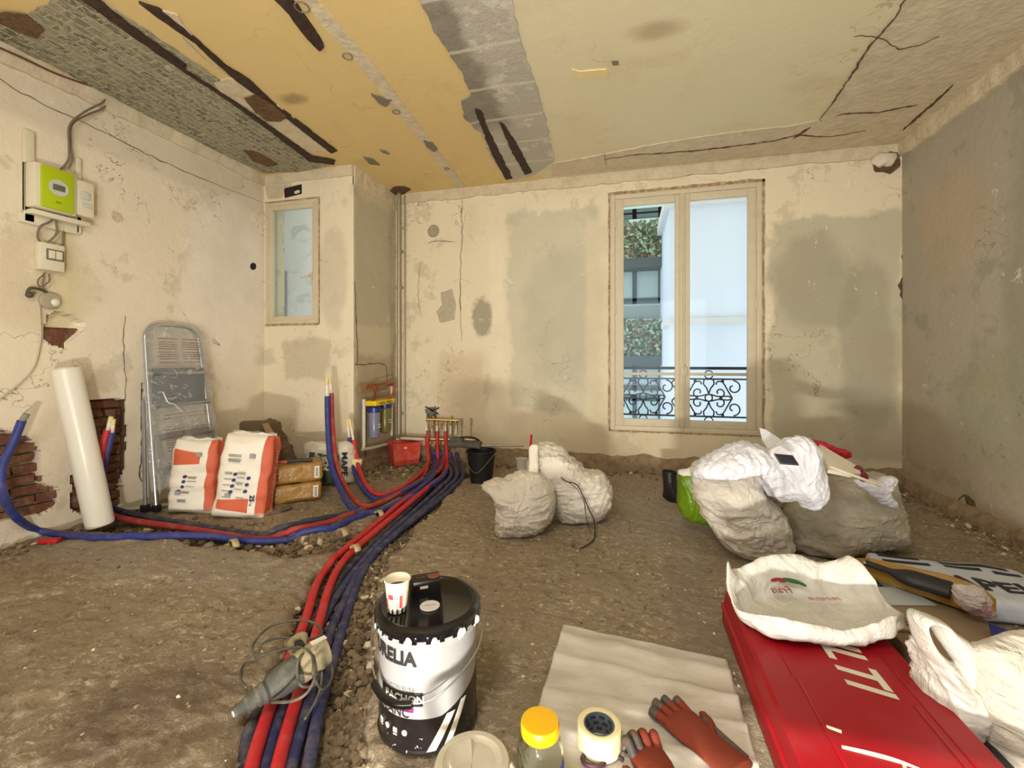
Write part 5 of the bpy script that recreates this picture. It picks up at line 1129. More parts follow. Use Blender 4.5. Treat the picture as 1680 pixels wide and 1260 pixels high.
b = MB(); b.cyl((0, 0, 0), Vector((0, -.55, .02)), .012, seg=8); o = b.obj('grey_lath', mat('dusty_lath', (176, 172, 166), .8)); g = G(288, 818, .05); o.location = g; o.rotation_euler = (0, 0, -.7); o.location.z = .012; tag(o, 'dusty pale lath on the floor at the foot of the ladder', 'lath')
# ================================================================ FOREGROUND
m_blk = mat('glossy_black', (18, 17, 17), .16, 0, .2, 8, .1, 30, .002)
can = thing('paint_bucket', 'large white and black metal paint bucket with black lid in the foreground', 'paint bucket', (0, 0, 0))
cl = W(703, 1000, 1.373); can.location = (cl.x, cl.y, .004); psi = math.atan2(-cl.x, cl.y); can.rotation_euler = (0, 0, psi)
RC = .150
def cyl(a, z, r): a = math.radians(a); return Vector((r*math.sin(a), -r*math.cos(a), z))
n = NT('bucket_print'); o = n.mix(n.noise(3, 4), (172, 170, 168), (180, 178, 176))
ang = n.math('ARCTAN2', n.xyz[0], n.math('MULTIPLY', n.xyz[1], -1))
lvl = n.math('ADD', .098, n.math('MULTIPLY', n.math('MAXIMUM', n.math('SUBTRACT', ang, .25), 0), .06))
o = n.mix(n.step(n.math('SUBTRACT', n.xyz[2], lvl), .0005, -.0005), o, (30, 24, 24))
o = n.mix(n.math('MULTIPLY', n.math('MULTIPLY', n.step(n.xyz[2], .09, .05), n.step(n.noise(60, 3, .7), .66, .68)), .8), o, (226, 222, 214))
n.bump(n.noise(6, 3), .05, .003); m_can = n.fin(o, .28)
b = MB(); b.lathe([(RC-.004, .0), (RC+.002, .0), (RC+.002, .006), (RC-.002, .010), (RC-.002, .285), (RC+.002, .290), (RC-.002, .296), (RC-.001, .330), (RC+.003, .335)], seg=72); body = b.obj('body', m_can, can)
b = MB(); b.lathe([(RC-.001, .318), (RC+.008, .318), (RC+.011, .330), (RC+.011, .345), (RC+.004, .350), (RC-.006, .352), (RC-.010, .346), (RC-.014, .344), (.0005, .346)], seg=72); lid = b.obj('lid', m_blk, can)
b = MB()
for k in range(26):
    a = 360*k/26; 
    b.box(cyl(a, .322, RC+.008), (.014, .006, .022), (0, 0, math.radians(a)), bev=.002)
b.obj('lid_tab', m_blk, lid)
m_spl = mat('white_splash', (226, 222, 212), .45, 0, .05)
b = MB(); r = random.Random(2)
for a, s in ((-70, .6), (-55, .5), (-20, 1.1), (6, .9), (34, 1.1), (38, .8), (62, 1.0)):
    b.sph(cyl(a, .318, RC+.010), .009*s, (1, .5, 1.5), 10); b.sph(cyl(a+1, .303, RC+.003), .005*s, (.8, .4, 2), 8)
b.obj('paint_splash', m_spl, can)
b = MB(); b.lathe([(.0005, 0), (.030, 0), (.030, .0015), (.0005, .0015)], (.004, -.03, .3465), 40); st = b.obj('round_sticker', mat('sticker_grey', (196, 190, 184), .5), lid)
b = MB(); b.text('ne pas jeter', .008, lambda v: Vector((v.x+.004, v.y-.027, .3485)), .0002); b.text('B', .006, lambda v: Vector((v.x+.004, v.y-.042, .3485)), .0002); b.obj('sticker_lettering', m_ink, st, smooth=0)
m_prt = mat('black_print', (36, 32, 30), .7)
def curved(txt, size, a0, z0, m, name, r=RC, bold=.0, sx=1.0, align='LEFT'):
    b = MB(); b.text(txt, size, lambda v: cyl(a0+math.degrees(v.x*sx/r), z0+v.y, r+.0006+v.z), .0003, align, bold); return b.obj(name, m, can, smooth=0)
curved('PURELIA', .052, -86, .262, m_prt, 'lettering', bold=.0018, sx=.98)
curved('BLANC', .034, -62, .112, m_prt, 'lettering')
curved('EXTÉRIEURE', .013, -50, .180, mat('grey_print', (150, 150, 146)), 'lettering', sx=1.3)
def cpatch(name, a0, a1, z0, z1, m, r=RC, k=14, skew=0):
    b = MB(); rings = [[cyl(a0+(a1-a0)*i/k+skew*j, z0+(z1-z0)*j, r+.0004) for i in range(k+1)] for j in [q/8 for q in range(9)]]; b.rings(rings, close=False, caps=False); return b.obj(name, m, can, solid=.0006, recalc=False)
cpatch('black_label', -60, -6, .135, .172, m_prt)
cpatch('purple_label', -48, -16, .118, .140, mat('purple_print', (150, 34, 120), .5), r=RC+.0004)
curved('PACHON', .030, -52, .153, m_pex, 'label_lettering', r=RC+.001, bold=.001)
curved('mat', .016, -44, .129, m_pex, 'label_lettering', r=RC+.0014)
cpatch('white_stripe', -4, 6, .0, .10, m_pex, skew=24); cpatch('white_stripe', 14, 22, .0, .118, m_pex, skew=24)
for k, a in enumerate((-62, -50, -38, -26)):
    b = MB()
    if k % 2: b.lathe([(.004, 0), (.008, 0), (.008, .002), (.004, .002)], cyl(a, .058, RC-.001), 14, cyl(a, 0, 1))
    else: b.box(cyl(a, .058, RC), (.013, .002, .013), (0, 0, math.radians(a))); b.box(cyl(a, .046, RC), (.013, .002, .003), (0, 0, math.radians(a)))
    b.obj('pictogram', m_pex, can)
b = MB(); hw_ = [cyl(84, .312, RC+.01), cyl(72, .295, RC+.022), cyl(50, .25, RC+.03), cyl(20, .20, RC+.028), cyl(-6, .165, RC+.026), cyl(-40, .170, RC+.028), cyl(-62, .20, RC+.024), cyl(-80, .26, RC+.02), cyl(-92, .312, RC+.01)]
b.tube(hw_, .0022, 6, 8); b.obj('wire_handle', m_steel, can)
b = MB(); b.tube([cyl(-14, .163, RC+.027), cyl(-28, .160, RC+.031), cyl(-44, .166, RC+.031), cyl(-58, .182, RC+.029)], .011, 12, 5); b.obj('grip', m_blk, can)
b = MB()
for a in (84, -92): b.lathe([(.0005, 0), (.014, 0), (.014, .008), (.0005, .012)], cyl(a, .312, RC-.001), 16, cyl(a, 0, 1))
b.obj('ear', m_steel, can)
# cup
TOPZ = .3505
cu = thing('paper_cup', 'cream paper coffee cup with pink print standing on the paint bucket lid', 'cup', (0, 0, 0)); q = W(652, 990, 1.325); cu.location = (q.x, q.y, TOPZ); cu.rotation_euler = (0, 0, math.atan2(-q.x, q.y))
b = MB(); b.lathe([(.026, .0), (.027, .002), (.036, .088), (.0385, .090), (.039, .093), (.0375, .095), (.0355, .092), (.0255, .008), (.0005, .008)], seg=48); b.obj('cup_wall', mat('cream_cup', (236, 226, 196), .5, 0, .03), cu)
b = MB(); b.lathe([(.0005, .066), (.0325, .066), (.0325, .068), (.0005, .068)], seg=36); b.obj('coffee', mat('coffee', (70, 34, 18), .12), cu)
def cupp(name, a0, a1, z0, z1, m):
    R_ = lambda z: .027+.009*z/.088+.0005
    b = MB(); b.rings([[cyl(a0+(a1-a0)*i/12, z, R_(z)) for i in range(13)] for z in (z0, z1)], close=False, caps=False); b.obj(name, m, cu, solid=.0004, recalc=False)
cupp('black_base', -180, 180, .001, .016, mat('black_print', (36, 32, 30))); cupp('pink_band', -180, 180, .016, .060, mat('pink_print', (214, 160, 158), .6, 0, .2, 60))
for a0, a1, z0, z1, cn, cc in ((-50, -22, .046, .060, 'red_mark', (206, 60, 60)), (-18, 4, .046, .060, 'blue_mark', (130, 180, 210)), (-40, -6, .018, .044, 'sand_mark', (220, 200, 160)), (10, 24, .018, .056, 'red_mark2', (196, 70, 70)), (-70, -60, .018, .044, 'red_mark3', (206, 60, 60))):
    b = MB(); R_ = lambda z: .027+.009*z/.088+.0011
    b.rings([[cyl(a0+(a1-a0)*i/8, z, R_(z)) for i in range(9)] for z in (z0, z1)], close=False, caps=False); b.obj('printed_mark', mat(cn, cc, .6), cu, solid=.0004, recalc=False)
# dark card box
bx = thing('small_black_box', 'small black card box with a reddish oval lying on the paint bucket lid', 'box', (0, 0, 0), TH+.35); q = W(699, 966, 1.44); bx.location = (q.x, q.y, TOPZ+.012)
b = MB(); b.box((0, 0, .010), (.088, .045, .042), (.15, 0, 0), bev=.002); b.obj('carton', mat('black_card', (34, 27, 25), .35, 0, .2, 10), bx)
b = MB(); b.lathe([(.0005, 0), (.02, 0), (.02, .001), (.0005, .001)], (.024, -.002, .0315), 24)
b.obj('red_oval', mat('brown_red_print', (116, 60, 44), .5), bx)
b = MB(); b.text('Café', .016, lambda v: Vector((v.x-.018, v.y-.004, .0325+v.y*.15)), .0003); b.obj('lettering', mat('gold_print', (150, 120, 90), .5), bx, smooth=0)
b = MB(); b.box((-.01, -.0235, .008), (.025, .002, .008), (.15, 0, 0)); b.obj('pale_label', mat('worn_label', (222, 200, 186)), bx)
# jug
m_jug = mat('aged_cream_plastic', (196, 188, 166), .45, 0, .08, 6, .15, 20, .004, .3, (150, 138, 110))
jg = thing('plastic_jug', 'cream plastic jug with round lid and loop handle at the bottom edge', 'jug', (0, 0, 0)); q = W(775, 1230, .985); jg.location = (q.x, q.y, 0); jg.rotation_euler = (0, 0, TH)
b = MB(); b.lathe([(.07, 0), (.078, .006), (.080, .17), (.076, .19), (.070, .195)], seg=56); b.obj('body', m_jug, jg)
b = MB(); b.lathe([(.078, .188), (.084, .190), (.084, .200), (.080, .206), (.066, .208), (.062, .204), (.045, .202), (.0005, .202)], seg=56); ld = b.obj('lid', m_jug, jg)
b = MB(); b.lathe([(.0005, 0), (.056, 0), (.050, .012), (.0005, .014)], (0, 0, .202), 40)
for w in b.bm.verts:
    if w.co.x > -.002: w.co.z = min(w.co.z, .2035)
b.obj('lid_dome', m_jug, ld)
b = MB(); b.tube([(-.07, -.02, .182), (-.10, -.02, .190), (-.128, -.02, .178), (-.138, -.02, .14), (-.128, -.02, .09), (-.10, -.02, .06), (-.07, -.02, .06)], .014, 12, 6, flat=.7); b.obj('handle', m_jug, jg)
b = MB(); b.tube([(.08, -.0, .196), (.095, -.01, .17), (.10, -.01, .12)], .012, 10, 5, flat=.6); b.obj('spout_lip', m_jug, jg)
# jar
n = NT('clear_plastic'); g = n.t.nodes.new('ShaderNodeBsdfGlass'); g.inputs['IOR'].default_value = 1.25; g.inputs['Roughness'].default_value = .04; g.inputs['Color'].default_value = (.93, .95, .93, 1)
bp = n.t.nodes.new('ShaderNodeBump'); bp.inputs['Strength'].default_value = .35; bp.inputs['Distance'].default_value = .01; n.t.links.new(n.noise(18, 3, .6, 1.5), bp.inputs['Height']); n.t.links.new(bp.outputs[0], g.inputs['Normal']); n.t.links.new(g.outputs[0], n.t.nodes['Material Output'].inputs['Surface']); m_clear = n.m
jr = thing('clear_jar', 'clear plastic jar with a yellow screw cap at the bottom edge', 'jar', (0, 0, 0)); q = W(886, 1180, 1.085); jr.location = (q.x, q.y, .003); jr.rotation_euler = (0, 0, TH)
b = MB(); b.lathe([(.0005, .0), (.052, .0), (.057, .008), (.058, .10), (.057, .14), (.052, .165), (.044, .182), (.040, .19), (.037, .19), (.041, .18), (.050, .162), (.0545, .138), (.0555, .10), (.0545, .01), (.0005, .004)], seg=56); b.obj('jar_body', m_clear, jr)
b = MB(); b.lathe([(.046, .182), (.0475, .184), (.0475, .206), (.045, .211), (.041, .212), (.0005, .212)], seg=64); b.obj('yellow_cap', mat('yellow_plastic', (238, 184, 12), .4, 0, .05, 20), jr)
b = MB(); b.rings([[cyl(40+i*3, z, .0590) for i in range(14)] for z in (.02, .13)], close=False, caps=False); b.obj('blue_label', mat('blue_label', (58, 64, 140), .5), jr, solid=.0005, recalc=False)
# sheet on the floor
A, B_, C_ = G(925, 1030, 0), G(1192, 1088, 0), G(1262, 1330, 0); D_ = G(846, 1290, 0)
m_sheet = (lambda n: (n.fin(n.mix(n.math('MULTIPLY', n.step(n.noise(3, 6, .7, stretch=(1, 3, 1)), .45, .65), .55), n.mix(n.noise(2, 5), (190, 182, 168), (206, 199, 186)), (160, 146, 124)), .6), n.bump(n.noise(12, 6, .7), .4, .006))[0])(NT('creased_sheet'))
def shf(i, j):
    p = A.lerp(B_, i).lerp(D_.lerp(C_, i), j); k = 0
    for c_, am, sl in ((.12, .010, .05), (.33, .014, .08), (.56, .012, .03), (.78, .012, .06)):
        e = (j-c_-sl*(i-.5)-.02*noise.noise(Vector((i*4, c_*9, 0)))); k += am*math.exp(-(e*26)**2)+am*.35*max(0, 1-abs(e)*8)
    p.z = .013+k*(.7+.5*noise.noise(Vector((i*3, j*9, 2))))+.004*noise.noise(Vector((i*6, j*6, 0))); return p
sh = sheet('paper_sheet', shf, 70, 90, m_sheet, solid=.002); tag(sh, 'creased dusty pale sheet laid flat on the floor under the tape and gloves', 'sheet')
def put_on_sheet(o, px, z=.02, rz=0): g = G(*px, 0); o.location = (g.x, g.y, z); o.rotation_euler = (0, 0, rz)
tp = thing('masking_tape_roll', 'fat cream masking tape roll lying on the creased sheet', 'tape roll', (0, 0, 0)); q = W(983, 1180, 1.235); tp.location = (q.x, q.y, .022)
b = MB(); b.lathe([(.041, .001), (.057, .0), (.060, .002), (.060, .060), (.057, .062), (.043, .0615), (.0415, .058), (.041, .001)], seg=64, caps=False); b.obj('tape', mat('masking_cream', (234, 222, 172), .55, 0, .04, 10, .1), tp)
b = MB(); b.lathe([(.0385, .002), (.041, .001), (.041, .0615), (.0385, .0615), (.0385, .002)], seg=48, caps=False); b.obj('card_core', mat('grey_core', (92, 98, 108), .6, 0, .15, 20), tp)
b = MB()
for z in (.012, .028, .044):
    for k in range(9): a0 = k*40+z*900; b.rings([[cyl(a0+i*6, zz, .0382) for i in range(5)] for zz in (z, z+.009)], close=False, caps=False)
b.obj('core_print', mat('core_print', (44, 46, 54), .6), tp, solid=0, recalc=False)
# gloves
m_gor = mat('orange_knit', (122, 46, 22), .85, 0, .2, 25, .5, 200, .002); m_ggr = mat('grey_latex', (70, 66, 62), .5, 0, .3, 14, .6, 60, .003, .3, (150, 110, 80))
def glove(label, loc, rz, flip, sc=1.0, curl=.4, split=False):
    t = thing('work_glove', label, 'glove', loc, rz, 'orange work gloves')
    def ell(cx, cy, cz, rx, rz_): return [Vector((cx+rx*math.cos(a), cy, cz+rz_*math.sin(a))) for a in [k*PI/12 for k in range(24)]]
    s = sc; b = MB(); b.rings([ell(x, y, z, rx, rz_) for (x, y, z, rx, rz_) in ((0, -.145*s, .020, .048*s, .018), (0, -.14*s, .020, .050*s, .020), (.0, -.09*s, .020, .044*s, .018), (0, -.05*s, .020, .044*s, .018), (0, -.015*s, .021, .050*s, .020), (0, .02*s, .021, .051*s, .019), (0, .038*s, .020, .047*s, .015), (0, .046*s, .018, .036*s, .008))])
    b.obj('palm', m_gor, t, smooth=9)
    for k, (x, L_, an) in enumerate(((-.036, .062, .16), (-.012, .078, .04), (.012, .074, -.05), (.035, .056, -.17))):
        x *= s; L_ *= s; d_ = Vector((-math.sin(an)*flip*0-math.sin(an), math.cos(an), 0)); p0 = Vector((x, .022*s, .020)); mid = p0+d_*L_*.55+UP*.014*curl*2; e = p0+d_*L_*(1-.12*curl)+UP*(.004-.010*curl)
        b = MB(); b.tube([p0, mid, e], lambda q_: .0125*s*(1-.18*q_)*(1 if q_ < .9 else max(.25, (1-q_)*7+.3)), 14, 8); b.obj('finger', m_ggr if split and k < 2 else m_gor, t, smooth=9)
        b = MB(); b.tube([p0.lerp(e, .62)+UP*.008*curl, p0.lerp(e, .85)+UP*.004*curl, e+(e-mid)*.06], lambda q_: .0125*s*(1 if q_ < .85 else .55), 14, 6); b.obj('fingertip', m_ggr, t, smooth=9)
    b = MB(); b.tube([(flip*.030*s, -.05*s, .018), (flip*.062*s, -.02*s, .016), (flip*.074*s, .018*s, .013)], lambda q_: .0135*s*(1-.25*q_)*(1 if q_ < .9 else .6), 14, 8); b.obj('thumb', m_gor, t, smooth=9)
    b = MB(); b.tube([(flip*.046*s, -.13*s, .016), (flip*.050*s, -.06*s, .016), (flip*.054*s, .0, .017)], .012*s, 10, 6, flat=.5); b.obj('grey_side', m_ggr, t, smooth=9)
    return t
g1 = G(1128, 1215, 0); glove('orange knit work glove with dark fingertips lying flat at the right of the sheet', (g1.x, g1.y, .020), TH+.50, 1, 1.12, .15)
g2 = G(1070, 1278, 0); glove('worn work glove with curled dark fingers at the bottom edge of the sheet', (g2.x, g2.y, .020), TH+.28, -1, 1.0, .9, True)
b = MB(); b.tube([(.03*math.cos(k*PI/5), .02*math.sin(k*PI/5), .006) for k in range(10)], .006, 8, 4, True); b.tube([(.03, 0, .006), (.06, .012, .006), (.08, .0, .006)], .005, 8, 4); o = b.obj('cable_tie_loop', mat('wine_rubber', (62, 30, 40), .5)); g = G(974, 1262, 0); o.location = (g.x, g.y, .02); o.rotation_euler = (0, 0, TH); tag(o, 'dark wine coloured rubber loop at the bottom edge of the sheet', 'rubber loop')
# ---------------------------------------------------------------- red tool case
kc = thing('red_tool_case', 'long dusty red plastic tool case with white letters at the right', 'tool case', (.63, 1.55, 0))
n = NT('red_case_plastic'); o = n.mix(n.noise(3, 5, .6), (140, 8, 20), (156, 12, 26)); o = n.mix(n.math('MULTIPLY', n.step(n.noise(5, 6, .7), .45, .75), .18), o, (140, 80, 78))
n.bump(n.noise(60, 3), .08, .001); n.b.inputs['Specular IOR Level'].default_value = .25; m_case = n.fin(o, .45)
def loop(x, y, z, rad=.03): return [Vector((cx*(x-rad)+rad*math.cos(a), cy*(y-rad)+rad*math.sin(a), z)) for cx, cy, a0 in ((1, 1, 0), (-1, 1, PI/2), (-1, -1, PI), (1, -1, 1.5*PI)) for a in [a0+k*PI/12 for k in range(7)]]
CX2, CY2 = .245, .475
b = MB(); b.rings([loop(CX2-.008, CY2-.008, .004), loop(CX2, CY2, .012), loop(CX2, CY2, .066)]); b.obj('case_bottom', m_case, kc, smooth=.5)
b = MB(); b.rings([loop(CX2+.004, CY2+.004, .070), loop(CX2+.004, CY2+.004, .080), loop(CX2-.004, CY2-.004, .086), loop(CX2-.012, CY2-.012, .140), loop(CX2-.022, CY2-.022, .150)])
lidc = b.obj('case_lid', m_case, kc, smooth=.5)
b = MB()
for (x0, y0, x1, y1) in ((-.14, -.38, .13, -.365), (-.15, -.05, -.145, .15), (.155, -.35, .165, .12), (-.14, -.38, -.13, -.05), (.13, -.38, .14, -.1)): b.box(((x0+x1)/2, (y0+y1)/2, .1505), (x1-x0, y1-y0, .004), bev=.0015)
b.obj('raised_rib', m_case, lidc)
b = MB()
def tl_(v): 
    x, y = v.x, v.y; return Vector((y+x*.0+.035, -.30+.0-x+y*.25, .1512+v.z))
b.text('HILTI', .155, lambda v: Vector((.045+v.y*1.0, .10-v.x*.98+v.y*-.30, .1512+v.z)), .0006, 'CENTER', .003); b.obj('lettering', mat('white_case_print', (206, 200, 178), .6), lidc, smooth=0)
b = MB()
for pl in ([(-.12, -.30), (-.02, -.31), (.04, -.325), (.12, -.35), (.20, -.345)], [(.0, -.315), (-.01, -.34), (-.02, -.36)], [(-.13, -.24), (-.10, -.25)]): b.tube([(x, y, .1515) for x, y in pl], lambda q: .0035+.002*math.sin(q*9), 6, 6, flat=.4)
b.obj('cream_drip', mat('cream_drips', (238, 228, 190), .4), lidc)
b = MB(); b.tube([(CX2+.006, -.25, .06), (CX2+.045, -.24, .07), (CX2+.05, -.1, .07), (CX2+.05, .12, .07), (CX2+.04, .2, .07), (CX2+.006, .21, .06)], .017, 12, 6); b.obj('black_handle', m_boot, kc)
b = MB()
for y in (-.33, .30): b.box((CX2+.006, y, .075), (.014, .06, .06), bev=.004)
b.obj('latch', m_boot, kc)
# open carrier bag on the case
cb = thing('white_carrier_bag', 'open white carrier bag with a red and green print lying on the red case', 'bag', (0, 0, 0), TH); q = W(1330, 1015, 1.585); cb.location = (q.x, q.y, .153)
# outline in photo of rim (back high, front low)
NR = 120
def ringpts(rx, ry, z, ph=0, jag=0, c=(0, 0), ridge_=.0):
    out = []
    for i in range(NR):
        a = 2*PI*i/NR; k = 1+jag*noise.noise(Vector((math.cos(a)*2.5, math.sin(a)*2.5, ph)))
        s_ = abs(math.cos(a))**.8*math.copysign(1, math.cos(a)); t_ = abs(math.sin(a))**.8*math.copysign(1, math.sin(a))
        out.append(Vector((c[0]+rx*s_*k, c[1]+ry*t_*k, z(a) if callable(z) else z)))
    return out
ear = lambda a: .055*math.exp(-((a-2.75)/.22)**2)+.065*math.exp(-((a-.62)/.32)**2)+.015*math.sin(a*5)
rim = lambda a: .088+.070*max(0, math.sin(a))+ear(a)
RI = [ringpts(.16, .09, .004, 1, .1), ringpts(.235, .14, .012, 2, .12), ringpts(.275, .165, .045, 3, .10), ringpts(.272, .165, lambda a: .6*rim(a)+.01, 4, .08), ringpts(.278, .165, lambda a: rim(a), 5, .07, (-.005, .01)),
      ringpts(.272, .160, lambda a: rim(a)+.002, 5, .07, (-.005, .01)), ringpts(.235, .130, lambda a: .055+.045*max(0, math.sin(a)), 6, .12), ringpts(.19, .10, .042, 7, .12), ringpts(.12, .055, .034, 8, .1), ringpts(.02, .01, .03, 9)]
b = MB(); b.rings([smooth(r_, 1) for r_ in RI]); bmesh.ops.subdivide_edges(b.bm, edges=[e for e in b.bm.edges if e.calc_length() > .03], cuts=3, use_grid_fill=True)
for w in b.bm.verts:
    p_ = w.co.copy(); s_ = Vector((p_.x*9, p_.y*9, p_.z*16)); f_ = max(0, ridge(Vector((p_.x*14, p_.y*14, p_.z*5)))); w.co += noise.noise_vector(p_*11)*.009+noise.noise_vector(s_*1.6)*.006+noise.noise_vector(p_*34)*.0035+Vector((0, -1, .3))*.010*f_**3; w.co.z = max(w.co.z, .001)
b.obj('bag_film', m_plastc, cb, smooth=9)
m_pr, m_pg = mat('bag_print_red', (150, 28, 48), .6), mat('bag_print_green', (46, 90, 50), .6)
def bz(x, y): return .062+.30*max(0, (y-.05))
b = MB(); tt = lambda v: Vector((v.x-.06, .075+v.y, bz(0, .075+v.y)+.012+v.z))
b.text('Frais', .042, lambda v: tt(Vector((-v.x, v.y, v.z))), .0005); b.obj('lettering', m_pr, cb, smooth=0)
b = MB(); b.text('PRIMEUR', .030, lambda v: Vector((-v.x+.07, .030+v.y, bz(0, .03)+.010+v.z)), .0005); b.obj('lettering', mat('bag_print_pink', (170, 96, 100), .6), cb, smooth=0)
b = MB()
for (x, y, r1, r2, a) in ((-.055, .125, .024, .012, .6), (-.035, .118, .018, .012, -.5)): b.merge((lambda bb_: (bmesh.ops.create_circle(bb_, cap_ends=True, segments=18, radius=1), bb_)[1])(bmesh.new()), Matrix.Translation((x, y, bz(x, y)+.016)) @ Matrix.Rotation(.3, 4, 'X') @ Matrix.Rotation(a, 4, 'Z') @ Matrix.Diagonal((r1, r2, 1, 1)))
b.obj('red_flower_print', m_pr, cb, smooth=0, solid=.0006)
b = MB()
for (x, y, r1, r2, a) in ((.005, .112, .034, .012, -.35), (.03, .10, .02, .009, -.7)): b.merge((lambda bb_: (bmesh.ops.create_circle(bb_, cap_ends=True, segments=18, radius=1), bb_)[1])(bmesh.new()), Matrix.Translation((x, y, bz(x, y)+.016)) @ Matrix.Rotation(.3, 4, 'X') @ Matrix.Rotation(a, 4, 'Z') @ Matrix.Diagonal((r1, r2, 1, 1)))
b.obj('green_leaf_print', m_pg, cb, smooth=0, solid=.0006)
# cardboard box behind the case
m_card = mat('dusty_cardboard', (142, 120, 92), .9, 0, .12, 6, .3, 30, .003)
bc = thing('cardboard_box', 'flat brown cardboard box with printed text between the red case and the wall', 'box', (1.13, 1.92, 0), .04)
b = MB(); b.box((0, 0, .055), (.40, .62, .11), bev=.004); b.obj('carton', m_card, bc)
b = MB()
for k in range(7): b.box((-.15, .17-.02*k, .1115), (.10, .006, .002))
b.box((-.15, .0, .1115), (.11, .02, .002)); b.obj('printed_lines', mat('box_print', (86, 62, 48), .8), bc)
b = MB(); b.text('FRAGILE', .06, lambda v: Vector((-.14+v.y, -.12-v.x*.8, .1115+v.z)), .0005); b.obj('lettering', mat('box_print_red', (110, 44, 40), .8), bc, smooth=0)
b = MB(); b.box((-.03, .27, .114), (.18, .14, .003), (0, 0, .25)); pp = b.obj('paper_sheet', mat('bluish_paper', (176, 182, 180), .7, 0, .05, 5)); pp.location = bc.location; tag(pp, 'bluish printed paper lying on the far end of the cardboard box', 'paper')
# mortar sack flat on the floor, black and white
fl_ = thing('flat_mortar_sack', 'black and white printed mortar sack lying flat near the right wall', 'sack', (1.50, 2.48, .0), -.05)
b = MB(); b.box((0, 0, .05), (.62, .40, .10), bev=.03, seg=4); bmesh.ops.subdivide_edges(b.bm, edges=[e for e in b.bm.edges if e.calc_length() > .08], cuts=10, use_grid_fill=True)
for w in b.bm.verts: w.co += noise.noise_vector(w.co*7)*.012; w.co.z = max(.0, w.co.z)
b.obj('sack_body', mat('blue_white_sack', (196, 202, 214), .5, 0, .08, 5, .5, 20, .008, .3, (150, 146, 138)), fl_, smooth=9)
m_bk2 = mat('black_sack_print', (34, 34, 44), .55)
def stop(x, y): return .1015+noise.noise_vector(Vector((x, y, .1))*7).z*.012
b = MB(); b.text('MAPEI', .15, lambda v: Vector((v.x*.95+.0, v.y*.95-.06, stop(v.x*.95, v.y*.95-.06)+.001+v.z)), .001, 'CENTER', .004); b.obj('lettering', m_bk2, fl_, smooth=0)
for k, (x0, x1, y) in enumerate(((-.27, -.08, .09), (-.02, .12, .10), (.16, .26, .09), (-.02, .24, .14), (-.27, -.1, .145))):
    b = MB(); b.rings([[Vector((x0+(x1-x0)*i/14, yy_, stop(x0+(x1-x0)*i/14, yy_)+.002)) for i in range(15)] for yy_ in (y, y+.012, y+.024)], close=False, caps=False); b.obj('printed_bar', m_bk2, fl_, smooth=0, solid=.001, recalc=False)
# yellow tray with black float on it
m_yel = mat('ochre_plastic', (168, 128, 44), .5, 0, .2, 8, .2, 30, .003, .3)
ty = thing('yellow_tray', 'ochre yellow long trough board lying on the cardboard box', 'trough', (0, 0, .13)); 
pa = [W(u, v, d) for u, v, d in ((1400, 914, 2.05), (1425, 922, 2.03), (1480, 948, 1.93), (1540, 975, 1.84), (1590, 1002, 1.76), (1628, 1018, 1.70))]
tyc = pa[3].copy(); ty.location = (tyc.x, tyc.y, .135)
wv = [.012, .035, .06, .075, .07, .02]; rings = []
for i, p_ in enumerate(pa):
    dd = (pa[min(i+1, 5)]-pa[max(i-1, 0)]); dd.z = 0; dd.normalize(); s_ = Vector((-dd.y, dd.x, 0)); q_ = Vector((p_.x-tyc.x, p_.y-tyc.y, 0)); w_ = wv[i]
    rings.append([q_-s_*w_-UP*.012, q_+s_*w_*1.6-UP*.012, q_+s_*w_*1.7+UP*.035, q_+s_*w_*1.5+UP*.035, q_+s_*w_*1.3, q_-s_*w_*.8, q_-s_*w_+UP*.035, q_-s_*w_*1.2+UP*.035])
b = MB(); b.rings(rings); b.obj('trough_shell', m_yel, ty, smooth=.5)
bf = thing('black_float', 'black long handled scraper lying in the yellow trough', 'scraper', (tyc.x, tyc.y, .19))
b = MB(); P_ = [W(u, v, d) for u, v, d in ((1420, 922, 1.98), (1450, 930, 1.92), (1480, 942, 1.86), (1520, 955, 1.80), (1560, 972, 1.74))]
P_ = [Vector((p_.x-tyc.x, p_.y-tyc.y, 0)) for p_ in P_]; b.tube(P_, lambda q: .014+.024*sst(q, .3, .6), 14, 6, flat=.6); b.obj('grip', m_boot, bf)
ds = MB(); ds.sph(P_[0], .012, (1, 1, .6), 12); ds.obj('metal_tip', m_steel, bf)
# clear bottle/bag with pink
sackobj('clear_film_bag', 'crumpled clear film packet with pinkish contents at the end of the yellow trough', 'packet', [(1566, 962), (1580, 958), (1600, 960), (1616, 972), (1620, 992), (1628, 1008), (1606, 1012), (1584, 1002), (1570, 985)], 1.66, .04, (lambda n: (n.fin(n.mix(n.step(n.noise(9, 4, .6), .45, .55), (176, 140, 136), (206, 194, 186)), .08), n.bump(n.noise(20, 5, .7, 2), .9, .02))[0])(NT('crinkled_film')), 71, .006, 0, fb=False, ws=14)
flat_thing('blue_sheet', 'dark blue cloth corner at the right edge of the photo', 'cloth', [(1622, 1024, 1.62), (1700, 1050, 1.5), (1700, 1072, 1.42), (1650, 1058, 1.45), (1630, 1044, 1.5)], 0, 0, .01, mat('dark_blue_cloth', (34, 42, 120), .8, 0, .2, 10, .3))
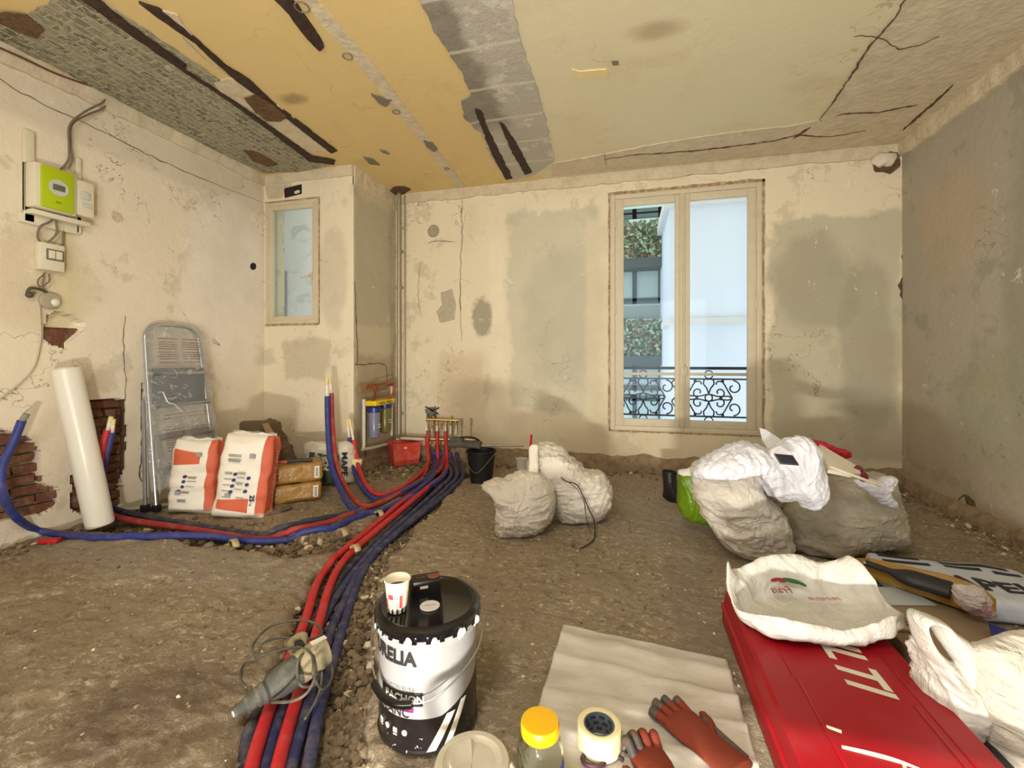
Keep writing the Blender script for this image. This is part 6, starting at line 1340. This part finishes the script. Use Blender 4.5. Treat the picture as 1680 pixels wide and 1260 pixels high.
# white bag with handle hole
wb = thing('white_handle_bag', 'white plastic bag with a cut handle slot standing between the case and the right edge', 'bag', (0, 0, 0), TH)
px = [(1500, 1018), (1506, 1007), (1520, 1008), (1545, 1020), (1575, 1045), (1600, 1066), (1614, 1085), (1612, 1120), (1606, 1170), (1590, 1160), (1560, 1120), (1530, 1085), (1508, 1050)]
ol, ft = outl(px, 1.22); wb.location = ft
holep = [(1509, 1024), (1520, 1018), (1532, 1026), (1540, 1046), (1556, 1070), (1568, 1085), (1560, 1086), (1540, 1070), (1518, 1048)]
ol2 = [((u-(1500+1614)/2)/FP*1.22, CH+(HY-v)/FP*1.22) for u, v in holep]
# ring of film: outer outline joined to the slot, puffed
Po = resample(smooth([Vector((x, 0, z)) for x, z in ol], 4, True), 96); Pi = resample(smooth([Vector((x, 0, z)) for x, z in ol2], 4, True), 96)
sh_ = min(range(96), key=lambda k: (Pi[k]-Po[0]).length); Pi = Pi[sh_:]+Pi[:sh_]
b = MB(); rr_ = []
for k in range(12):
    a = PI*2*k/12; t_ = .5-.5*math.cos(a); rr_.append([o_.lerp(i_, t_)+Vector((0, -.035*math.sin(a), 0)) for o_, i_ in zip(Po, Pi)])
rr_.append(rr_[0]); b.rings(rr_, caps=False); bmesh.ops.remove_doubles(b.bm, verts=b.bm.verts[:], dist=1e-5)
for w in b.bm.verts: w.co += noise.noise_vector(w.co*14)*.007
b.obj('handle_loop', m_plastc, wb, smooth=9)
ol3 = [(-.05, .30), (.02, .24), (.06, .21), (.085, .17), (.09, .12), (.085, .01), (-.02, .01), (-.04, .08), (-.02, .2)]
p = puff('bag_body', [(x+.0, z) for x, z in ol3], .09, m_plastc, (0, .03, 0), 0, .010, 77); p.parent = wb
sackobj('white_sack', 'big rounded white sack cut off by the right edge of the photo', 'sack', [(1646, 1092), (1662, 1078), (1690, 1068), (1730, 1062), (1780, 1070), (1820, 1110), (1830, 1200), (1820, 1300), (1770, 1330), (1710, 1330), (1672, 1310), (1654, 1270), (1644, 1200), (1640, 1130)], 1.13, .09, m_sack, 81, .008, .05)
# ---------------------------------------------------------------- rotary hammer with its coiled cable
dr = thing('rotary_hammer', 'dusty corded rotary hammer drill lying across the red and blue pipes', 'drill', (0, 0, 0)); d0 = G(383, 1171, .045); d0.z = .045
d1 = G(512, 1082, .085); d1.z = .085; axd = (d1-d0).normalized(); dr.location = d0; LD_ = (d1-d0).length
m_dg = mat('dusty_tool_grey', (66, 66, 60), .7, 0, .3, 14, .4, 50, .004, .45, (122, 114, 94)); m_db = mat('dusty_tool_beige', (150, 138, 106), .75, 0, .15, 10, .3, 50, .004, .3, (110, 98, 72))
b = MB(); b.lathe([(.006, .0), (.014, 0), (.018, .006), (.019, .03), (.024, .036), (.025, .06), (.030, .066), (.030, .075)], (0, 0, 0), 28, axd); b.obj('chuck', m_dg, dr, smooth=.45)
b = MB(); b.lathe([(.0005, -.002), (.009, -.002), (.009, .002)], (0, 0, 0), 16, axd); b.obj('chuck_nose', m_pex, dr)
b = MB(); b.lathe([(.030, .075), (.034, .085), (.030, .095), (.036, .105), (.045, .125), (.048, .16), (.047, .20)], (0, 0, 0), 28, axd); b.obj('gear_housing', m_dg, dr, smooth=.45)
sd_ = axd.cross(UP).normalized(); up_ = sd_.cross(axd).normalized()
b = MB(); b.rings([[axd*y+sd_*(w_*math.cos(a))+up_*(h_*math.sin(a)+oz) for a in [k*PI/12 for k in range(24)]] for y, w_, h_, oz in ((.19, .047, .047, 0), (.205, .050, .050, 0), (.25, .048, .052, .0), (.29, .036, .048, 0), (LD_, .026, .042, 0), (LD_+.01, .018, .03, 0))]); b.obj('motor_housing', m_db, dr)
b = MB(); q0 = axd*.25-sd_*.03; b.tube([axd*.215-sd_*.04+up_*.01, axd*.215-sd_*.10+up_*.012, axd*.235-sd_*.135+up_*.012, axd*.27-sd_*.125+up_*.01, axd*(LD_+.0)-sd_*.07, axd*(LD_-.0)-sd_*.01], .013, 12, 8); b.obj('loop_handle', m_db, dr)
b = MB(); b.tube([axd*.235-sd_*.06+up_*.01, axd*.24-sd_*.10+up_*.01], .016, 10, 3); b.obj('trigger', m_boot, dr)
b = MB(); b.box(axd*.27+up_*.050, (.05, .02, .004), (0, 0, math.atan2(axd.y, axd.x))); b.obj('rating_plate', m_pex, dr)
cp = [(516, 1082, .08), (524, 1100, .06), (518, 1122, .06), (496, 1126, .08), (488, 1108, .10), (492, 1078, .13), (520, 1062, .10), (540, 1080, .05), (545, 1110, .02), (530, 1130, .03), (515, 1110, .12), (512, 1075, .14), (490, 1062, .12), (455, 1068, .10), (425, 1076, .07), (414, 1060, .05), (440, 1030, .06), (480, 1018, .07), (515, 1022, .06), (528, 1040, .04), (500, 1050, .05), (460, 1046, .06), (430, 1056, .06), (424, 1070, .04), (400, 1090, .02), (394, 1112, .02), (404, 1128, .02)]
cp2 = [(500, 1180, .0), (520, 1145, .01), (528, 1110, .04), (522, 1075, .1), (505, 1064, .12), (480, 1070, .1)]
cp3 = [(445, 1152, .05), (480, 1150, .10), (505, 1135, .12), (518, 1105, .14), (514, 1076, .13)]
b = MB()
for cc_ in (cp, cp2, cp3): b.tube([G(u, v, z)-d0+UP*0 for u, v, z in cc_], .0045, 8, 8)
b.obj('power_cable', mat('tool_cable', (74, 70, 60), .6, 0, .2, 10, 0, 10, .1, .4, (140, 130, 110)), dr, smooth=9)
# ================================================================ LOOSE RUBBLE
cols = [mat('rubble_a', (128, 110, 84), .95, 0, .25, 20, .6), mat('rubble_b', (104, 88, 66), .95, 0, .25, 20, .6), mat('rubble_c', (196, 180, 150), .95, 0, .15, 20, .6)]
def stones(name, n_, sampler, smin, smax, label, cat, seed, cw=(6, 4, 1)):
    r = random.Random(seed); b = MB(); bm = b.bm
    base = bmesh.new(); bmesh.ops.create_icosphere(base, subdivisions=1, radius=1); vs = [v.co.copy() for v in base.verts]; fs = [[v.index for v in f.verts] for f in base.faces]; base.free()
    k = 0
    while k < n_:
        p_ = sampler(r)
        if p_ is None: continue
        s_ = smin+(smax-smin)*r.random()**2.5; sc = Vector((r.uniform(.7, 1.2), r.uniform(.7, 1.2), r.uniform(.45, .9)))*s_; ro = Matrix.Rotation(r.uniform(0, 6.28), 3, 'Z') @ Matrix.Rotation(r.uniform(-.5, .5), 3, 'X'); jd = Vector((r.random()*50, 0, 0))
        nv = [bm.verts.new(p_+ro @ Vector((v.x*sc.x, v.y*sc.y, v.z*sc.z))*(1+.5*noise.noise(v*1.7+jd))+UP*s_*.3) for v in vs]
        mi = r.choices((0, 1, 2), cw)[0]
        for f in fs: bm.faces.new([nv[i] for i in f]).material_index = mi
        k += 1
    o = b.obj(name, cols, smooth=0, recalc=False, loc=(0, 0, 0)); return tag(o, label, cat, kind='stuff')
def s_trench(r):
    i = r.randrange(1, len(trench)-1); t = r.random(); p_ = trench[i].lerp(trench[i+1], t); dirn = (trench[i+1]-trench[i]).normalized(); s_ = Vector((-dirn.y, dirn.x, 0)); w = r.uniform(-.19, .19)
    if i < 3 and w > .02 and r.random() < .75: w = -w
    q_ = p_+s_*w; d1, d2 = trd(q_)
    if d1 > .17: return None
    return Vector((q_.x, q_.y, fz(q_.x, q_.y)))
stones('gravel', 5200, s_trench, .005, .022, 'loose grey brown gravel filling the trench around the pipes', 'gravel', 3)
def s_branch(r):
    i = r.randrange(len(branch)-1); p_ = branch[i].lerp(branch[i+1], r.random()); q_ = p_+Vector((r.gauss(0, .07), r.gauss(0, .07), 0)); return Vector((q_.x, q_.y, fz(q_.x, q_.y)))
stones('gravel', 900, s_branch, .004, .028, 'loose crumbs in the side trench running to the foam roll', 'gravel', 4)
def s_floor(r):
    y = .9+3.5*r.random()**.8; x = r.uniform(XL+.03, XR-.03)
    if x < XC and y > YA-.03: return None
    if noise.noise(Vector((x*1.1, y*1.1, 3))) < r.uniform(-.5, .25): return None
    return Vector((x, y, fz(x, y)-.002))
stones('debris', 5200, s_floor, .0018, .009, 'small chips and crumbs scattered over the rough floor', 'debris', 5, (3, 2, 3))
def s_edge(r):
    t = r.random()
    if t < .45: p_ = Vector((r.uniform(XC+.03, XR), YB-.06-abs(r.gauss(0, .09)), 0))
    elif t < .8: p_ = Vector((XR-.06-abs(r.gauss(0, .07)), r.uniform(1.2, YB-.04), 0))
    else: p_ = Vector((XL+.05+abs(r.gauss(0, .08)), r.uniform(1.6, YA-.03), 0))
    p_.x = min(p_.x, XR-.04); p_.y = min(p_.y, YB-.04)
    return Vector((p_.x, p_.y, fz(p_.x, p_.y)))
stones('debris', 1500, s_edge, .004, .022, 'broken mortar crumbs lying along the foot of the walls', 'debris', 6, (5, 5, 1))
def s_corner(r): return (lambda g: Vector((g.x, g.y, fz(g.x, g.y)+.0)))(G(r.gauss(655, 45), r.gauss(772, 10), 0))
stones('debris', 500, s_corner, .006, .030, 'rubble heaped around the red crate', 'debris', 8, (5, 5, 1))
# bigger pieces one could pick up
r = random.Random(11); base = None
PL = [(412, 862, .035, 'flat brown stone chip below the right plaster sack'), (560, 858, .03, None), (445, 896, .045, None), (478, 893, .04, None), (498, 898, .035, None), (520, 904, .03, None), (436, 893, .04, None), (540, 1048, .03, 'white broken plaster chip in the gravel right of the drill'), (552, 1090, .025, None), (940, 893, .018, None), (1163, 935, .02, None), (470, 838, .05, 'flat stone flake in front of the lower brown pack'), (498, 834, .035, None), (615, 885, .022, None), (590, 1240, .05, 'jagged pale lump beside the paint bucket at the bottom edge')]
LUMP = {1: 'small brown lump at the near rim where the side trench meets the pipes', 2: 'leftmost of the brown lumps lining the near side of the side trench', 3: 'largest rounded brown lump lining the near side of the side trench',
        4: 'brown lump just right of the largest one by the side trench', 5: 'rightmost brown lump lining the near side of the side trench', 6: 'brown lump just left of the largest one by the side trench', 8: 'small crumb in the gravel just below the pale chip right of the drill',
        9: 'small dark crumb on the floor in front of the middle sacks', 10: 'small crumb on the floor behind the red case, in front of the cream sack', 12: 'brown stone flake just right of the flat one by the lower brown pack', 13: 'small crumb on the two bright red pipes near their tape'}
for k, (u, v, s_, lab) in enumerate(PL):
    b = MB(); bmesh.ops.create_icosphere(b.bm, subdivisions=3, radius=1)
    for w in b.bm.verts: w.co = Vector((w.co.x*s_, w.co.y*s_*.7, w.co.z*s_*(.25 if 'flat' in (lab or '') else .55)))*(1+.55*noise.noise(w.co*1.5+Vector((k*9, 0, 0))))
    o = b.obj('stone', cols[2 if lab and ('white' in lab or 'pale' in lab) else k % 2], smooth=.5); g = G(u, v, 0); o.location = (g.x, g.y, fz(g.x, g.y)+s_*.25); o.rotation_euler = (0, 0, r.uniform(0, 6))
    if lab: tag(o, lab, 'stone')
    else: tag(o, LUMP[k], 'stone', 'lumps of screed')
